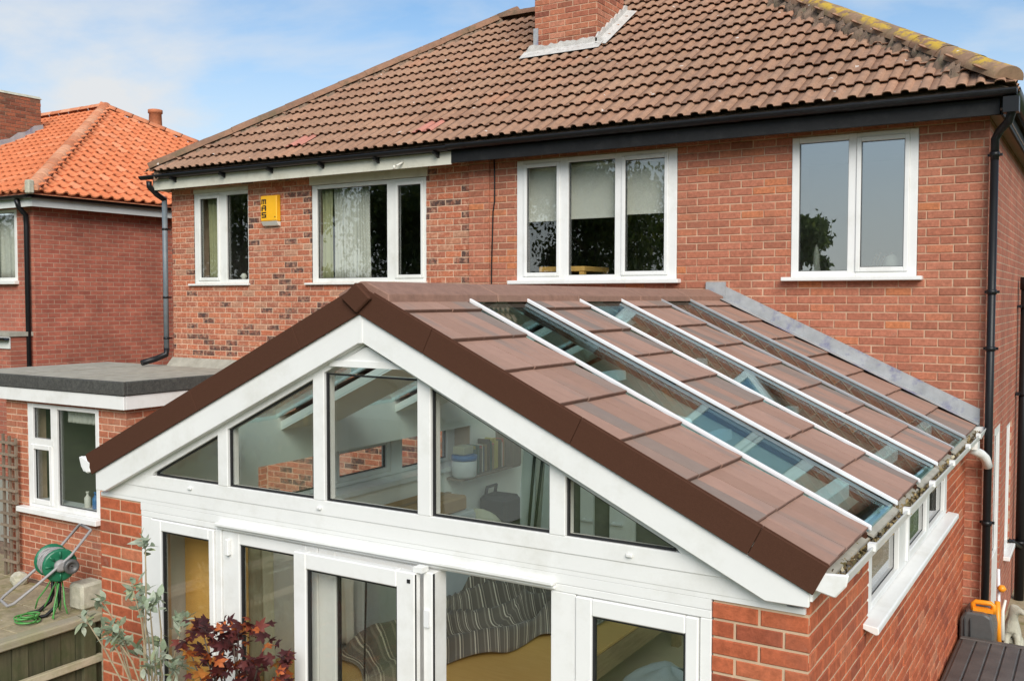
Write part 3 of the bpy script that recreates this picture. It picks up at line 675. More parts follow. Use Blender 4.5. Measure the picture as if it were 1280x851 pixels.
# ---- chimney
mb = MB(); mb.box(CHX0+.006, CHX1-.006, CHY0+.006, CHY1-.006, 6.2, 8.7); chim = part('chimney', mb, 'mortar', houseR)
bC = Bricks('brick_chim')
bC.wall(CHY0, 'x', CHX0, CHX1, 6.62, 8.7, parent=chim); bC.wall(CHX1, 'y', CHY0+.015, CHY1, 6.62, 8.7, parent=chim, phase=.5); bC.wall(CHX0, '-x', CHY0+.015, CHY1, 6.62, 8.7, parent=chim, phase=.5)
bC.build(110, chim)
def rz_at(y): return EZ+(y-EY)*tP
mb = MB(); rg = random.Random(3); zf = rz_at(CHY0)
pts = [(CHX0-.12, -.20), (CHX0-.12, .03)]
ns = 22
for i in range(ns+1): pts.append((CHX0-.05+(CHX1-CHX0+.12)*i/ns, .115+rg.uniform(-.018, .018)+(.02 if i/ns < .1 else 0)))
pts += [(CHX1+.1, .04), (CHX1+.1, -.2)]
mb.prism([(a, zf+b) for a, b in pts], CHY0-.06, CHY0-.012); mb.add([(CHX0-.13, CHY0-.05, zf+.06), (CHX1+.12, CHY0-.05, zf+.06), (CHX1+.12, CHY0-.2, rz_at(CHY0-.2)+.075), (CHX0-.13, CHY0-.2, rz_at(CHY0-.2)+.075)], [(0, 1, 2, 3)])
pl = []
for i in range(15):
    y = CHY0-.06+i*(CHY1-CHY0+.12)/14; pl.append((y, rz_at(y)+.15+(.04 if i % 2 else 0)))
mb.prism([(CHY0-.06, rz_at(CHY0-.06)-.1)]+pl+[(CHY1+.06, rz_at(CHY1+.06)-.1)], CHX1+.004, CHX1+.03, ax=0)
mb.add([(CHX1+.02, CHY0-.1, rz_at(CHY0-.1)+.1), (CHX1+.17, CHY0-.1, rz_at(CHY0-.1)+.065), (CHX1+.17, CHY1+.06, rz_at(CHY1+.06)+.065), (CHX1+.02, CHY1+.06, rz_at(CHY1+.06)+.1)], [(0, 1, 2, 3)])
part('chimney_flashing', mb, 'cement', chim)
mb = MB(); mb.box(CHX0-.012, CHX0+.06, CHY0-.014, CHY0-.002, zf+.1, zf+.36); part('lead_patch', mb, 'lead', chim)
# ---- eaves: soffit, fascia, gutter
FY = -.26
mb = MB(); mb.box(-5.62, .10, FY-.02, FY, 5.06, 5.20); part('fascia', mb, 'fascia_dark', houseR, bevel=.003)
mb = MB(); mb.box(-5.62, .10, FY, -.002, 5.10, 5.115); mb.box(.0, .13, FY, 7, 5.10, 5.116); part('soffit', mb, 'soffit', houseR)
mb = MB(); mb.box(.105, .125, FY+.02, 7, 5.06, 5.20); part('fascia', mb, 'fascia_dark', houseR)
mb = MB(); mb.box(XL-.06, -5.62, FY-.016, FY+.004, 5.045, 5.20); mb.box(XL-.06, XL-.04, FY+.004, 1.0, 5.045, 5.2); part('fascia', mb, 'cream', houseL, bevel=.003)
mb = MB(); mb.box(XL-.04, -5.62, FY+.004, -.002, 5.10, 5.115); part('soffit', mb, 'cream', houseL)
GR = .058
mb = MB(); halfround(mb, 'x', -5.62, .225, FY-.02-GR-.004, 5.258, GR); disc_end(mb, 'x', .225, FY-.02-GR-.004, 5.258, GR); g1 = part('gutter', mb, 'black', houseR)
for x in (-5.4, -4.4, -3.3, -2.2, -1.1, -.1):
    m2 = MB(); halfround(m2, 'x', x-.035, x+.035, FY-.02-GR-.004, 5.260, GR+.006, thick=.004); part('gutter_joint', m2, 'black', g1)
mb = MB(); halfround(mb, 'x', -11.06, -5.62, FY-.02-GR-.004, 5.248, GR-.003); disc_end(mb, 'x', -11.068, FY-.02-GR-.004, 5.248, GR-.003); g2 = part('gutter', mb, 'black', houseL)
for x in (-10.4, -9.4, -8.5, -7.6, -6.7, -5.8):
    m2 = MB(); m2.prism([(FY-.016, 5.22), (FY-.016, 5.13), (FY-.06, 5.15), (FY-.12, 5.165), (FY-.13, 5.19)], x-.015, x+.015, ax=0); part('gutter_bracket', m2, 'black', g2)
m2 = MB(); halfround(m2, 'y', -.3, 7, .20, 5.258, GR); part('gutter', m2, 'black', houseR)
# ---- downpipes
PX, PY = .05, -.085
mb = MB(); mb.tube([(.19, -.30, 5.18), (.19, -.30, 5.06), (.17, -.27, 5.0), (.09, -.13, 4.945), (PX, PY, 4.88), (PX, PY, 4.7)], .036, 10); mb.tube([(PX, PY, 4.72), (PX, PY, GZ)], .034, 12)
mb.box(.13, .25, -.37, -.25, 5.06, 5.19); dp = part('downpipe', mb, 'black', houseR)
for z in (4.75, 3.55, 3.05, 1.5, .6):
    m2 = MB(); m2.tube([(PX, PY, z-.02), (PX, PY, z+.02)], .042, 12); m2.box(PX-.06, PX+.06, PY+.035, PY+.05, z-.012, z+.012); part('pipe_bracket', m2, 'black', dp)
SPX, SPY = .085, 3.55
mb = MB(); mb.tube([(SPX, SPY, 3.75), (SPX, SPY, GZ)], .055, 12); mb.tube([(SPX, SPY, 3.6), (SPX, SPY, 3.75)], .066, 12); sp2 = part('soil_pipe', mb, 'black', houseR)
for z in (3.4, 2.35, .55):
    m2 = MB(); m2.tube([(SPX, SPY, z-.02), (SPX, SPY, z+.02)], .066, 12); m2.box(.0, .05, SPY-.09, SPY+.09, z-.015, z+.015); part('pipe_bracket', m2, 'black', sp2)
m2 = MB(); m2.tube([(.09, 3.5, .5), (.02, 3.2, .62), (-.02, 3.1, .66)], .03, 8); part('waste_pipe', m2, 'black', sp2)
LX, LY = -10.90, -.075
mb = MB(); mb.tube([(LX, -.34, 5.17), (LX, -.34, 5.1), (LX, -.2, 4.99), (LX, LY, 4.93)], .04, 10); part('pipe_offset', mb, 'black', houseL)
mb = MB(); mb.tube([(LX, LY, 4.95), (LX, LY, 2.72)], .038, 12); lp = part('downpipe', mb, 'grey_pipe', houseL)
for z in (4.5, 3.5, 2.9):
    m2 = MB(); m2.tube([(LX, LY, z-.014), (LX, LY, z+.014)], .045, 12); m2.box(LX-.06, LX+.06, LY+.03, LY+.06, z-.01, z+.01); part('pipe_bracket', m2, 'black', lp)
m2 = MB(); m2.tube([(LX, LY, 2.75), (LX, LY-.01, 2.66), (LX-.05, LY-.16, 2.6), (LX-.1, LY-.36, 2.55)], .043, 12); part('pipe_shoe', m2, 'black', lp)
# ---- cable, alarm box, air brick, security light
mb = MB(); pts = [(-5.22+.012*math.sin(z*3)+(.02 if z > 4.6 else 0), -.012, z) for z in [5.1-.12*i for i in range(24)]]
mb.tube(pts, .008, 6); single('cable', mb, 'black', 'thin black cable running down the wall beside the brick pier', 'cable')
al = thing('alarm_box', 'yellow burglar alarm box with black letters on the mottled brick wall', 'alarm box', (-8.775, -.005, 4.47))
mb = MB(); mb.prism([(-.004, 4.885), (-.075, 4.875), (-.085, 4.86), (-.085, 4.535), (-.05, 4.525), (-.004, 4.525)], -8.925, -8.625, ax=0); part('cover', mb, 'yellow', al, bevel=.008)
mb = MB(); mb.prism([(-.004, 4.523), (-.05, 4.523), (-.082, 4.53), (-.045, 4.475), (-.004, 4.465)], -8.92, -8.63, ax=0); part('base', mb, 'off_white', al)
GLY = {'m': ["11111", "10101", "10101", "10101"], 'A': ["0111", "1001", "1111", "1001", "1001"], 'S': ["1111", "1000", "1111", "0001", "1111"]}
zt = 4.825
for ch, h in (('m', .065), ('A', .075), ('S', .075)):
    rows = GLY[ch]; m2 = MB(); wd = .085; nx = len(rows[0]); dz = h/len(rows); dx = wd/nx
    for j, rw in enumerate(rows):
        i = 0
        while i < nx:
            if rw[i] == '1':
                k = i
                while k < nx and rw[k] == '1': k += 1
                m2.box(-8.902+i*dx, -8.902+k*dx, -.0885, -.084, zt-(j+1)*dz, zt-j*dz); i = k
            else: i += 1
    part('letter', m2, 'ink', al); zt -= h+.016
m2 = MB(); m2.lathe([(.008, -.0885), (.008, -.084)], (0, 0, 0), 8)
m2 = MB(); m2.box(-8.66, -8.645, -.088, -.084, 4.575, 4.592); part('screw', m2, 'ink', al)
m2 = MB(); m2.box(-8.80, -8.60, -.004, .01, 4.93, 5.0)
for i in range(3): m2.box(-8.79, -8.61, -.008, -.003, 4.937+i*.021, 4.945+i*.021)
single('air_brick', m2, 'brick_left', 'dark red air brick vent in the wall just above the alarm box', 'vent')
m2 = MB(); m2.tube([(-6.32, -.28, 5.12), (-6.36, -.36, 5.07)], .012, 6); m2.lathe([(.012, -.03), (.016, 0), (.01, .015)], (-6.38, -.38, 5.06), 8)
single('security_camera', m2, 'off_white', 'small white camera fixed under the cream fascia', 'camera')
bR.build(190, wR); bL.build(300, wL)
# ---- curtains, blinds and ornaments behind the panes
def curtain(name, x0, x1, z0, z1, y, mat, label, waves, amp=.022):
    mb = MB(); rg = random.Random(name+label); ph = rg.uniform(0, 6)
    mb.grid(lambda u, v: (x0+(x1-x0)*u+.01*math.sin(v*3+u*9), y+amp*math.sin(u*waves*6.28+ph+.5*math.sin(v*2))+.006*math.sin(u*waves*14), z0+(z1-z0)*v), int(waves*10), 6)
    o = single(name, mb, mat, label, 'curtain'); md = o.modifiers.new('thick', 'SOLIDIFY'); md.thickness = .003; return o
curtain('curtain', -10.22, -10.05, 3.7, 5.0, .16, 'curtain_yellow', 'olive curtain behind the narrow window by the grey downpipe', 2)
curtain('net_curtain', -10.05, -9.86, 3.7, 5.0, .17, 'curtain', 'pale net curtain gathered behind the narrow window by the grey downpipe', 4)
curtain('curtain', -7.99, -7.80, 3.7, 4.98, .13, 'curtain_yellow', 'dull green curtain at the edge of the wide mottled house window', 2)
curtain('net_curtain', -7.80, -7.20, 3.7, 4.98, .15, 'curtain', 'pale pleated curtain drawn across part of the wide window', 11, .02)
curtain('curtain', -6.36, -6.22, 3.7, 4.98, .13, 'curtain_yellow', 'dull green curtain inside the narrow sash of the wide window', 2)
x0, x1, z0, z1 = W['w3']
for k, (a, b, zb, lb) in enumerate(((x0+.07, x0+.60, 4.39, 'pale roller blind half lowered next to the brick pier side sash'), (x0+.64, x0+1.27, 4.40, 'pale roller blind half lowered in the middle pane of the three part window'), (x0+1.33, x1-.06, 4.42, 'pale roller blind half lowered in the sash nearest the two part window'))):
    t = thing('roller_blind', lb, 'blind', (a, .13, zb), 'roller blinds in the three part window')
    mb = MB(); mb.box(a, b, .128, .131, zb, z1-.09); part('cloth', mb, 'blind', t)
    mb = MB(); mb.box(a, b, .122, .137, zb-.02, zb); part('bottom_bar', mb, 'blind', t)
    mb = MB(); mb.tube([(a, .135, z1-.08), (b, .135, z1-.08)], .02, 8); part('roller', mb, 'off_white', t)
def table(name, x0, x1, y0, y1, zt, zb, mat, label):
    t = thing(name, label, 'table', ((x0+x1)/2, (y0+y1)/2, zb)); mb = MB(); mb.bbox(x0, x1, y0, y1, zt-.06, zt); part('table_top', mb, mat, t)
    for a in (x0+.04, x1-.04):
        for b in (y0+.04, y1-.04): m2 = MB(); m2.box(a-.03, a+.03, b-.03, b+.03, zb, zt-.06); part('leg', m2, mat, t)
table('desk', -4.8, -4.2, .35, 1.0, 3.86, 2.9, 'ply', 'pine desk behind the small sash beside the brick pier')
mb = MB(); mb.lathe([(.05, 0), (.055, .02), (.035, .12), (.03, .22), (.018, .28), (.005, .32)], (-1.53, .05+.09, 3.70), 12); single('figurine', mb, 'off_white', 'tall cream figurine standing on the sill behind the grey sky reflecting window', 'ornament')
mb = MB(); mb.lathe([(.03, 0), (.05, .03), (.05, .06), (.02, .075)], (-1.36, .15, 3.70), 10); single('pot', mb, 'stone', 'small squat pot on the sill behind the two part window', 'pot')
mb = MB(); mb.lathe([(.05, 0), (.07, .05), (.075, .13), (.05, .19), (.01, .21)], (-.83, .16, 3.70), 10); single('vase', mb, 'off_white', 'rounded white vase on the sill behind the opening sash', 'vase')
fl = MB()
for k in range(5):
    fl.tube([(-1.0+.02*k, .16, 3.7), (-1.0+.03*k, .16, 3.84), (-.97+.035*k, .15, 3.9+.02*math.sin(k*2))], .006, 5); fl.lathe([(.004, -.012), (.016, 0), (.004, .012)], (-.97+.035*k, .15, 3.9+.02*math.sin(k*2)), 6)
single('dried_flowers', fl, 'twig', 'small sprig of dried flowers on the sill beside the white vase', 'flowers')
for k, (x, h) in enumerate(((-9.5, .14), (-9.34, .1))):
    mb = MB(); mb.lathe([(.035, 0), (.05, .02), (.03, h*.5), (.055, h*.7), (.02, h)], (x, .14, 3.70), 10); single('ornament', mb, 'off_white', ('mushroom shaped white ornament on the sill of the narrow window', 'short white jar on the sill of the narrow window')[k], 'ornament')

# ================================================================== GABLED GARDEN ROOM EXTENSION
D = -5.373; EXl, EXr = -5.012, -.137; XC = -2.583; SL = .468; AP = 3.55
def rz(x): return AP-SL*abs(x-XC)
ext = thing('garden_room_extension', 'gabled garden room with white glazed front, brown tiled roof and glass roof strips', 'extension', (XC, -2.7, GZ))
PT = 2.12; CO = .0822; MOD = .2325
# side wall openings
so_ = (-4.16, -1.18, 1.755, 2.16)
mb = MB(); wall_cells(mb, D+.241, -.0, GZ, 2.2, [so_], lambda m, a, b, c, d: m.box(EXr-.26, EXr-.006, a, b, c, d)); esw = part('side_wall', mb, 'mortar_new', ext)
mb = MB(); wall_cells(mb, D+.241, -.0, GZ, 2.2, [so_], lambda m, a, b, c, d: m.box(EXl+.006, EXl+.26, a, b, c, d)); elw = part('side_wall', mb, 'mortar_new', ext)
mb = MB(); mb.box(EXr-.434, EXr-.006, D+.006, D+.24, GZ, PT); prR = part('pier', mb, 'mortar_new', ext)
mb = MB(); mb.box(EXl+.006, EXl+.434, D+.006, D+.24, GZ, PT); prL = part('pier', mb, 'mortar_new', ext)
bE = Bricks('brick_new'); z0 = PT-CO*27
bE.wall(D, 'x', EXr-.44, EXr, z0, PT+.01, parent=prR, course=CO, mod=.2225, joint=.011, phase=0, score=3)
bE.wall(D, 'x', EXl, EXl+.44, z0, PT+.01, parent=prL, course=CO, mod=.2225, joint=.011, phase=0, score=3)
bE.wall(EXr, 'y', D+.016, -.0, z0, 2.2, [so_], parent=esw, course=CO, mod=MOD, joint=.011, phase=.5)
bE.build(300, esw)
# white gable cladding and frames
xl, xr = EXl+.15, EXr-.10
mb = MB(); mb.box(EXl+.02, EXr-.02, D-.004, D+.10, PT+.003, 2.148); mb.box(EXl+.442, EXr-.442, D-.004, D+.10, 2.072, PT+.002); part('cladding_board', mb, 'upvc', ext, bevel=.001)
mb = MB(); mb.box(EXl+.1, EXr-.1, D-.007, D+.10, 2.1485, 2.2300); part('cladding_board', mb, 'upvc', ext, bevel=.001)
BZ = 2.315
def gz(x): return 3.215-.479*abs(x-XC)       # underside of the raked frame = top of glass
mb = MB(); mb.box(xl+.1, xr-.1, D-.013, D+.08, 2.2304, BZ); part('bottom_rail', mb, 'upvc', ext, bevel=.003)
panes = [(-4.41, -3.803), (-3.715, -2.998), (-2.911, -2.240), (-2.152, -1.42), (-1.33, -.755)]
for a, b in zip(panes, panes[1:]):
    x0, x1 = a[1], b[0]; mb = MB(); pl_ = [(x0, BZ), (x1, BZ)]
    pl_ += [(x1, min(3.10, gz(x1))+.02), (x0, min(3.10, gz(x0))+.02)]
    mb.prism(pl_, D-.016, D+.08); part('mullion', mb, 'upvc', ext, bevel=.004)
for sgn in (-1, 1):
    mb = MB(); xe = XC+sgn*1.835; xo = XC+sgn*2.28
    mb.prism([(XC+sgn*.24, 3.10), (xe, gz(xe)), (xe+sgn*.02, BZ), (xo, BZ), (XC+sgn*.02, 3.34), (XC+sgn*.02, 3.22)], D-.014, D+.08); part('raked_frame', mb, 'upvc', ext, bevel=.003)
mb = MB(); mb.prism([(XC-.24, 3.102), (XC+.24, 3.102), (XC+.012, 3.215), (XC-.012, 3.215)], D-.022, D+.07); mb.box(XC-.27, XC+.27, D-.03, D-.022, 3.10, 3.135); part('apex_panel', mb, 'upvc', ext)
for a, b in panes:
    P = [(a, BZ), (b, BZ)]
    ta, tb = min(3.10, gz(a)), min(3.10, gz(b))
    if tb > BZ+.01: P.append((b, tb))
    if gz(b) > 3.10 or gz(a) > 3.10:
        for xx in (XC+.24, XC-.24):
            if a < xx < b: P.append((xx, 3.10))
    if ta > BZ+.01: P.append((a, ta))
    mb = MB(); mb.prism(P, D+.02, D+.04); pn = part('gable_pane', mb, 'glass_gable', ext)
    # black gasket following the pane outline
    cxm = sum(p[0] for p in P)/len(P); czm = sum(p[1] for p in P)/len(P); g = MB(); q = .011
    ins = []
    n = len(P)
    for i in range(n):
        p0, p1, p2 = Vector(P[i-1]), Vector(P[i]), Vector(P[(i+1) % n]); e1 = (p1-p0).normalized(); e2 = (p2-p1).normalized()
        n1, n2 = Vector((-e1.y, e1.x)), Vector((-e2.y, e2.x)); bs = (n1+n2); bs = bs/max(.25, (1+n1.dot(n2))); ins.append(p1+bs*q)
    v = [(p[0], D+.006, p[1]) for p in P]+[(p.x, D+.006, p.y) for p in ins]+[(p[0], D+.022, p[1]) for p in P]+[(p.x, D+.022, p.y) for p in ins]
    f = []
    for i in range(n): j = (i+1) % n; f += [(i, j, n+j, n+i), (n+i, n+j, 3*n+j, 3*n+i)]
    part('gasket', g.add(v, f), 'gasket', pn)
for x in (-4.06, -2.95, -.98):
    mb = MB(); mb.bbox(x-.016, x+.016, D-.03, D-.015, 2.262, 2.28, .004); part('drain_cap', mb, 'upvc', ext)
# doors below: fixed light, folding leaves, opening, fixed light
PD = Plane('x', D)
def door_frame(u0, u1, zt, a, b, gt, gb=.12, out=.0, deep=.06, nm='door_leaf', glass='glass_gable', jw=.0):
    fr = MB()
    PD.box(fr, u0, a, out-deep, out, .0, zt); PD.box(fr, b, u1, out-deep, out, .0, zt); PD.box(fr, a, b, out-deep, out, gt, zt); PD.box(fr, a, b, out-deep, out, .0, gb)
    f = part(nm, fr, 'upvc', ext, bevel=.006)
    g = MB(); q = .012; o = out-.02
    PD.box(g, a, a+q, o-.02, o+.004, gb, gt); PD.box(g, b-q, b, o-.02, o+.004, gb, gt); PD.box(g, a+q, b-q, o-.02, o+.004, gt-q, gt); PD.box(g, a+q, b-q, o-.02, o+.004, gb, gb+q); part('gasket', g, 'gasket', f)
    g = MB(); PD.box(g, a, b, o-.022, o-.004, gb, gt); part('pane', g, glass, f)
    return f
mb = MB()
PD.box(mb, EXl+.442, EXr-.442, -.08, .002, 2.03, 2.070)                                       # head
for a, b in ((EXl+.442, -4.462), (-3.853, -3.80), (-1.418, -1.278), (-.634, EXr-.442)): PD.box(mb, a, b, -.08, .0, GZ, 2.029)
part('door_frame', mb, 'upvc', ext, bevel=.004)
mb = MB(); PD.box(mb, -3.81, -1.385, -.0, .045, 2.062, 2.086); PD.box(mb, -3.81, -1.385, .0, .02, 2.04, 2.061); part('track_cover', mb, 'upvc', ext, bevel=.006)
door_frame(-4.458, -3.857, 2.026, -4.362, -3.905, 1.953, out=.012, nm='fixed_light')
door_frame(-1.274, -.638, 2.026, -1.184, -.702, 1.94, out=.012, nm='fixed_light')
lA = door_frame(-3.797, -2.992, 2.028, -3.648, -3.085, 1.955, out=-.008)
lB = door_frame(-2.988, -2.165, 2.028, -2.855, -2.26, 1.945, out=-.008)
lC = door_frame(-3.058, -2.178, 2.028, -2.962, -2.302, 1.935, out=.125, deep=.055)
m2 = MB(); PD.box(m2, -2.1775, -2.174, .112, .121, .02, 2.02); PD.box(m2, -2.104, -2.100, .048, .060, .02, 2.02); part('edge_seal', m2, 'gasket', lC)
m2 = MB(); PD.box(m2, -2.1645, -2.1045, -.066, .066, .0, 2.026); part('edge_profile', m2, 'upvc', lB, bevel=.004)
m2 = MB(); PD.box(m2, -2.20, -2.14, .05, .11, 2.03, 2.058); part('hinge', m2, 'upvc', lC)
for z in (1.78, 1.0, .3):
    m2 = MB(); PD.box(m2, -2.150, -2.118, .0665, .082, z-.045, z+.045); part('hinge', m2, 'alu', lC)
m2 = MB(); PD.box(m2, -3.745, -3.715, -.008, .022, 1.88, 1.985); part('hinge_cover', m2, 'upvc', lA, bevel=.005)
m2 = MB(); m2.lathe([(.012, 0), (.012, .01)], (0, 0, 0), 6)
m2 = MB(); PD.box(m2, -2.225, -2.205, .126, .13, 1.972, 1.992); part('corner_plug', m2, 'gasket', lC)
# bargeboards and brown verge trim
def rake(y0, y1, x_in, x_out, top, hgt, sgn, cutlow=None):
    # strip following the roof slope between |x-XC| = x_in .. x_out, top = offset from roof line, hgt = vertical height
    a, b = XC+sgn*x_in, XC+sgn*x_out
    return [(a, AP-SL*x_in+top), (b, AP-SL*x_out+top), (b, AP-SL*x_out+top-hgt), (a, AP-SL*x_in+top-hgt)]
VY0, VY1 = D-.092, D-.080
XO = {1: 2.543, -1: 2.45}
for sgn in (-1, 1):
    cuts = [.0, .50, 1.38, 2.26, XO[sgn]] if sgn > 0 else [.0, .50, 1.38, XO[sgn]]
    for a, b in zip(cuts, cuts[1:]):
        g0, g1 = (0 if a == 0 else .0009), (0 if b == XO[sgn] else .0009)
        p = rake(0, 0, a+g0, b-g1, .010, .160, sgn)
        p[2] = (p[2][0]-sgn*.065, p[2][1]+.065*SL)
        if a: p[3] = (p[3][0]-sgn*.065, p[3][1]+.065*SL)
        mb = MB(); mb.prism(p, VY0, VY1)
        q = rake(0, 0, max(a, .1)+g0, b-g1, .016, .012, sgn); mb.prism(q, VY1+.0005, VY1+.008)
        part('verge_trim', mb, 'verge', ext, bevel=.0025)
    p = rake(0, 0, .0, XO[sgn]-.085, -.145, .158, sgn); x4 = XC+sgn*(XO[sgn]-.085)
    p = [p[0], p[1], (p[1][0], 2.178), (XC+sgn*2.27, 2.178), (p[3][0], p[3][1])]
    mb = MB(); mb.prism(p, D-.074, D-.048); part('bargeboard', mb, 'upvc', ext, bevel=.003)
    mb = MB(); sf = rake(0, 0, .02, 2.30, -.285, .02, sgn); mb.prism(sf, D-.048, D-.012); part('soffit_strip', mb, 'upvc', ext)
mb = MB(); mb.prism([(XC-.106, 3.487), (XC, 3.405), (XC+.106, 3.487), (XC, 3.576)], VY0-.028, VY1+.02); part('apex_cap', mb, 'verge', ext, bevel=.008)
mb = MB(); mb.box(XC-.012, XC+.012, D-.078, D-.07, 3.24, 3.39); part('barge_joint', mb, 'upvc', ext)
# ridge caps
rl = [-5.44, -4.1, -3.0, -1.92, -.84, -.06]
rl = [-5.43, -4.32, -3.21, -2.10, -.99, -.05]
for a, b in zip(rl, rl[1:]):
    mb = MB(); jz = random.uniform(-.003, .003)
    P = [(XC-.182, rz(XC-.175)-.008), (XC-.178, rz(XC-.175)+.042), (XC-.02, AP+.030), (XC+.02, AP+.030), (XC+.178, rz(XC+.175)+.042), (XC+.182, rz(XC+.175)-.008), (XC, AP-.03)]
    mb.prism([(x, z+jz) for x, z in P], a+.005, b-.005); part('ridge_tile', mb, 'ext_ridge', ext, bevel=.005)
# roof structure: ceiling slabs between the glass strips
strips = [(-4.63, -3.94), (-3.185, -2.465), (-1.65, -.96)]
solid = [(D-.03, -4.66), (-3.91, -3.215), (-2.435, -1.68), (-.93, -.002)]
XE = -.045
rd = MB()
for a, b in solid:
    rd.prism([(XC, AP-.045), (XE-.03, rz(XE-.03)-.045), (XE-.03, rz(XE-.03)-.10), (EXr-.26, rz(EXr-.26)-.10), (XC, AP-.10)], a, b)
roofp = part('roof', rd, 'soffit', ext)
mb = MB()
for a, b in solid: mb.prism([(XC, AP-.045), (XC-2.40, rz(XC-2.40)-.045), (XC-2.40, rz(XC-2.40)-.10), (EXl+.26, rz(EXl+.26)-.10), (XC, AP-.10)], a, b)
part('roof_slope', mb, 'ceiling', ext)
mb = MB()
for sgn in (-1, 1):
    for a, b in solid:
        mb.prism([(XC, AP-.103), (XC+sgn*2.2, rz(XC+2.2)-.103), (XC+sgn*2.2, rz(XC+2.2)-.116), (XC, AP-.116)], max(a, D+.09), b-.002)
part('ceiling', mb, 'ceiling', ext)
# left slope tiles, rows only
mb = MB()
for r in range(8):
    xa = XC-.05-.32*r; xb = max(xa-.34, XC-2.46)
    for ya, yb in solid:
        mb.cur = random.uniform(.01, .99)
        mb.add([(xa, ya, rz(xa)-.015), (xa, yb, rz(xa)-.015), (xb, yb, rz(xb)+.005), (xb, ya, rz(xb)+.005), (xb, yb, rz(xb)-.02), (xb, ya, rz(xb)-.02)], [(0, 1, 2, 3), (3, 2, 4, 5)])
part('slope_tiles', mb, 'ext_tile', roofp, kind='stuff')
# slate style tiles between the strips: five faces with grooves
rows = [-2.52, -2.288, -1.97, -1.65, -1.328, -1.004, -.672, -.352, -.04]
ca = math.atan(SL)
for ci, (a, b) in enumerate(((D-.070, -4.672), (-3.9, -3.226), (-2.425, -1.69), (-.92, -.03))):
    nsub = 5
    for r in range(8):
        xa, xb = rows[r]-.03, rows[r+1]; mb = MB(); jy = random.uniform(-.004, .004); jz = random.uniform(-.002, .004)
        for k in range(nsub):
            y0 = a+(b-a)*k/nsub+.0020; y1 = a+(b-a)*(k+1)/nsub-.0020; jx = random.uniform(-.003, .003)
            mb.cur = random.uniform(.8, 1) if random.random() < .22 else random.uniform(.01, .75)
            def Z(x, l): return rz(x)+l+jz
            v = [(xa, y0, Z(xa, -.012)), (xa, y1, Z(xa, -.012)), (xb+jx-.004, y1, Z(xb, .015)), (xb+jx-.004, y0, Z(xb, .015)), (xb+jx, y1, Z(xb, .011)), (xb+jx, y0, Z(xb, .011)), (xb+jx-.016, y1, Z(xb, -.012)), (xb+jx-.016, y0, Z(xb, -.012)), (xa, y0, Z(xa, -.035)), (xa, y1, Z(xa, -.035))]
            mb.add(v, [(0, 3, 2, 1), (3, 5, 4, 2), (5, 7, 6, 4), (0, 8, 7, 5, 3), (1, 2, 4, 6, 9)])
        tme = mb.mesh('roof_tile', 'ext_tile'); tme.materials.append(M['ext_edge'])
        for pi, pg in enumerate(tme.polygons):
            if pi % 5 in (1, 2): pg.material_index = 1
        part('roof_tile', tme, None, roofp)
# glass strips
XT, XB = -2.44, -.055
def slope_box(mb, xa, xb, y0, y1, l0, l1):
    mb.prism([(xa, rz(xa)+l0), (xb, rz(xb)+l0), (xb, rz(xb)+l1), (xa, rz(xa)+l1)], y0, y1)
for i, (a, b) in enumerate(strips):
    mb = MB(); slope_box(mb, XT, XB+.0, a+.02, b-.02, -.022, -.008); gp = part('roof_glass', mb, 'glass_roof', roofp)
    for y in (a, b):
        w2 = (.012, .009, .009)[i]; m2 = MB(); slope_box(m2, XT, XB+.02, y-w2, y+w2, -.006, .020); part('glazing_bar', m2, ('alu', 'alu', 'alu_dull')[i], gp, bevel=.004)
        m2 = MB(); slope_box(m2, XT, XB, y-.03*(1 if y == a else -.35), y+.03*(.35 if y == a else 1), -.105, -.025); part('well_side', m2, 'verge', gp)
    m2 = MB(); slope_box(m2, XB-.30, XB-.235, a+.02, b-.02, -.10, -.03); part('eaves_beam', m2, 'upvc', gp)
    m2 = MB(); slope_box(m2, XB-.02, XB+.03, a, b, -.035, -.023); part('end_flashing', m2, 'felt_top', gp)
def unseen_slope_box(mb, xa, xb, y0, y1, l0, l1):
    mb.prism([(2*XC-xa, rz(xa)+l0), (2*XC-xb, rz(xb)+l0), (2*XC-xb, rz(xb)+l1), (2*XC-xa, rz(xa)+l1)], y0, y1)
for i, (a, b) in enumerate(strips):  # unseen rooflights added on the hidden slope to let more light into the room
    mb = MB(); unseen_slope_box(mb, XT, XB-.04, a+.02, b-.02, -.022, -.008); gp = part('roof_glass', mb, 'glass_roof', roofp)
    for y in (a, b): m2 = MB(); unseen_slope_box(m2, XT, XB-.04, y-.015, y+.015, -.006, .020); part('glazing_bar', m2, 'alu', gp, bevel=.004)
# white rafters and purlins under the glass
for x in (-1.72, -1.02):
    for i, (a, b) in enumerate(strips):
        m2 = MB(); z = rz(x)-.115; m2.box(x-.035, x+.035, a-.02, b+.02, z-.06, z); part('purlin', m2, 'upvc', roofp)
for y in (-4.28, -2.83):
    m2 = MB(); m2.tube([(XC, y, rz(XC)-.22), (-1.02, y, rz(-1.02)-.30)], .03, 4, smooth=False); m2.tube([(-1.45, y-.25, rz(-1.45)-.14), (-1.2, y+.22, rz(-1.2)-.16)], .026, 4, smooth=False); part('brace', m2, 'upvc', roofp)
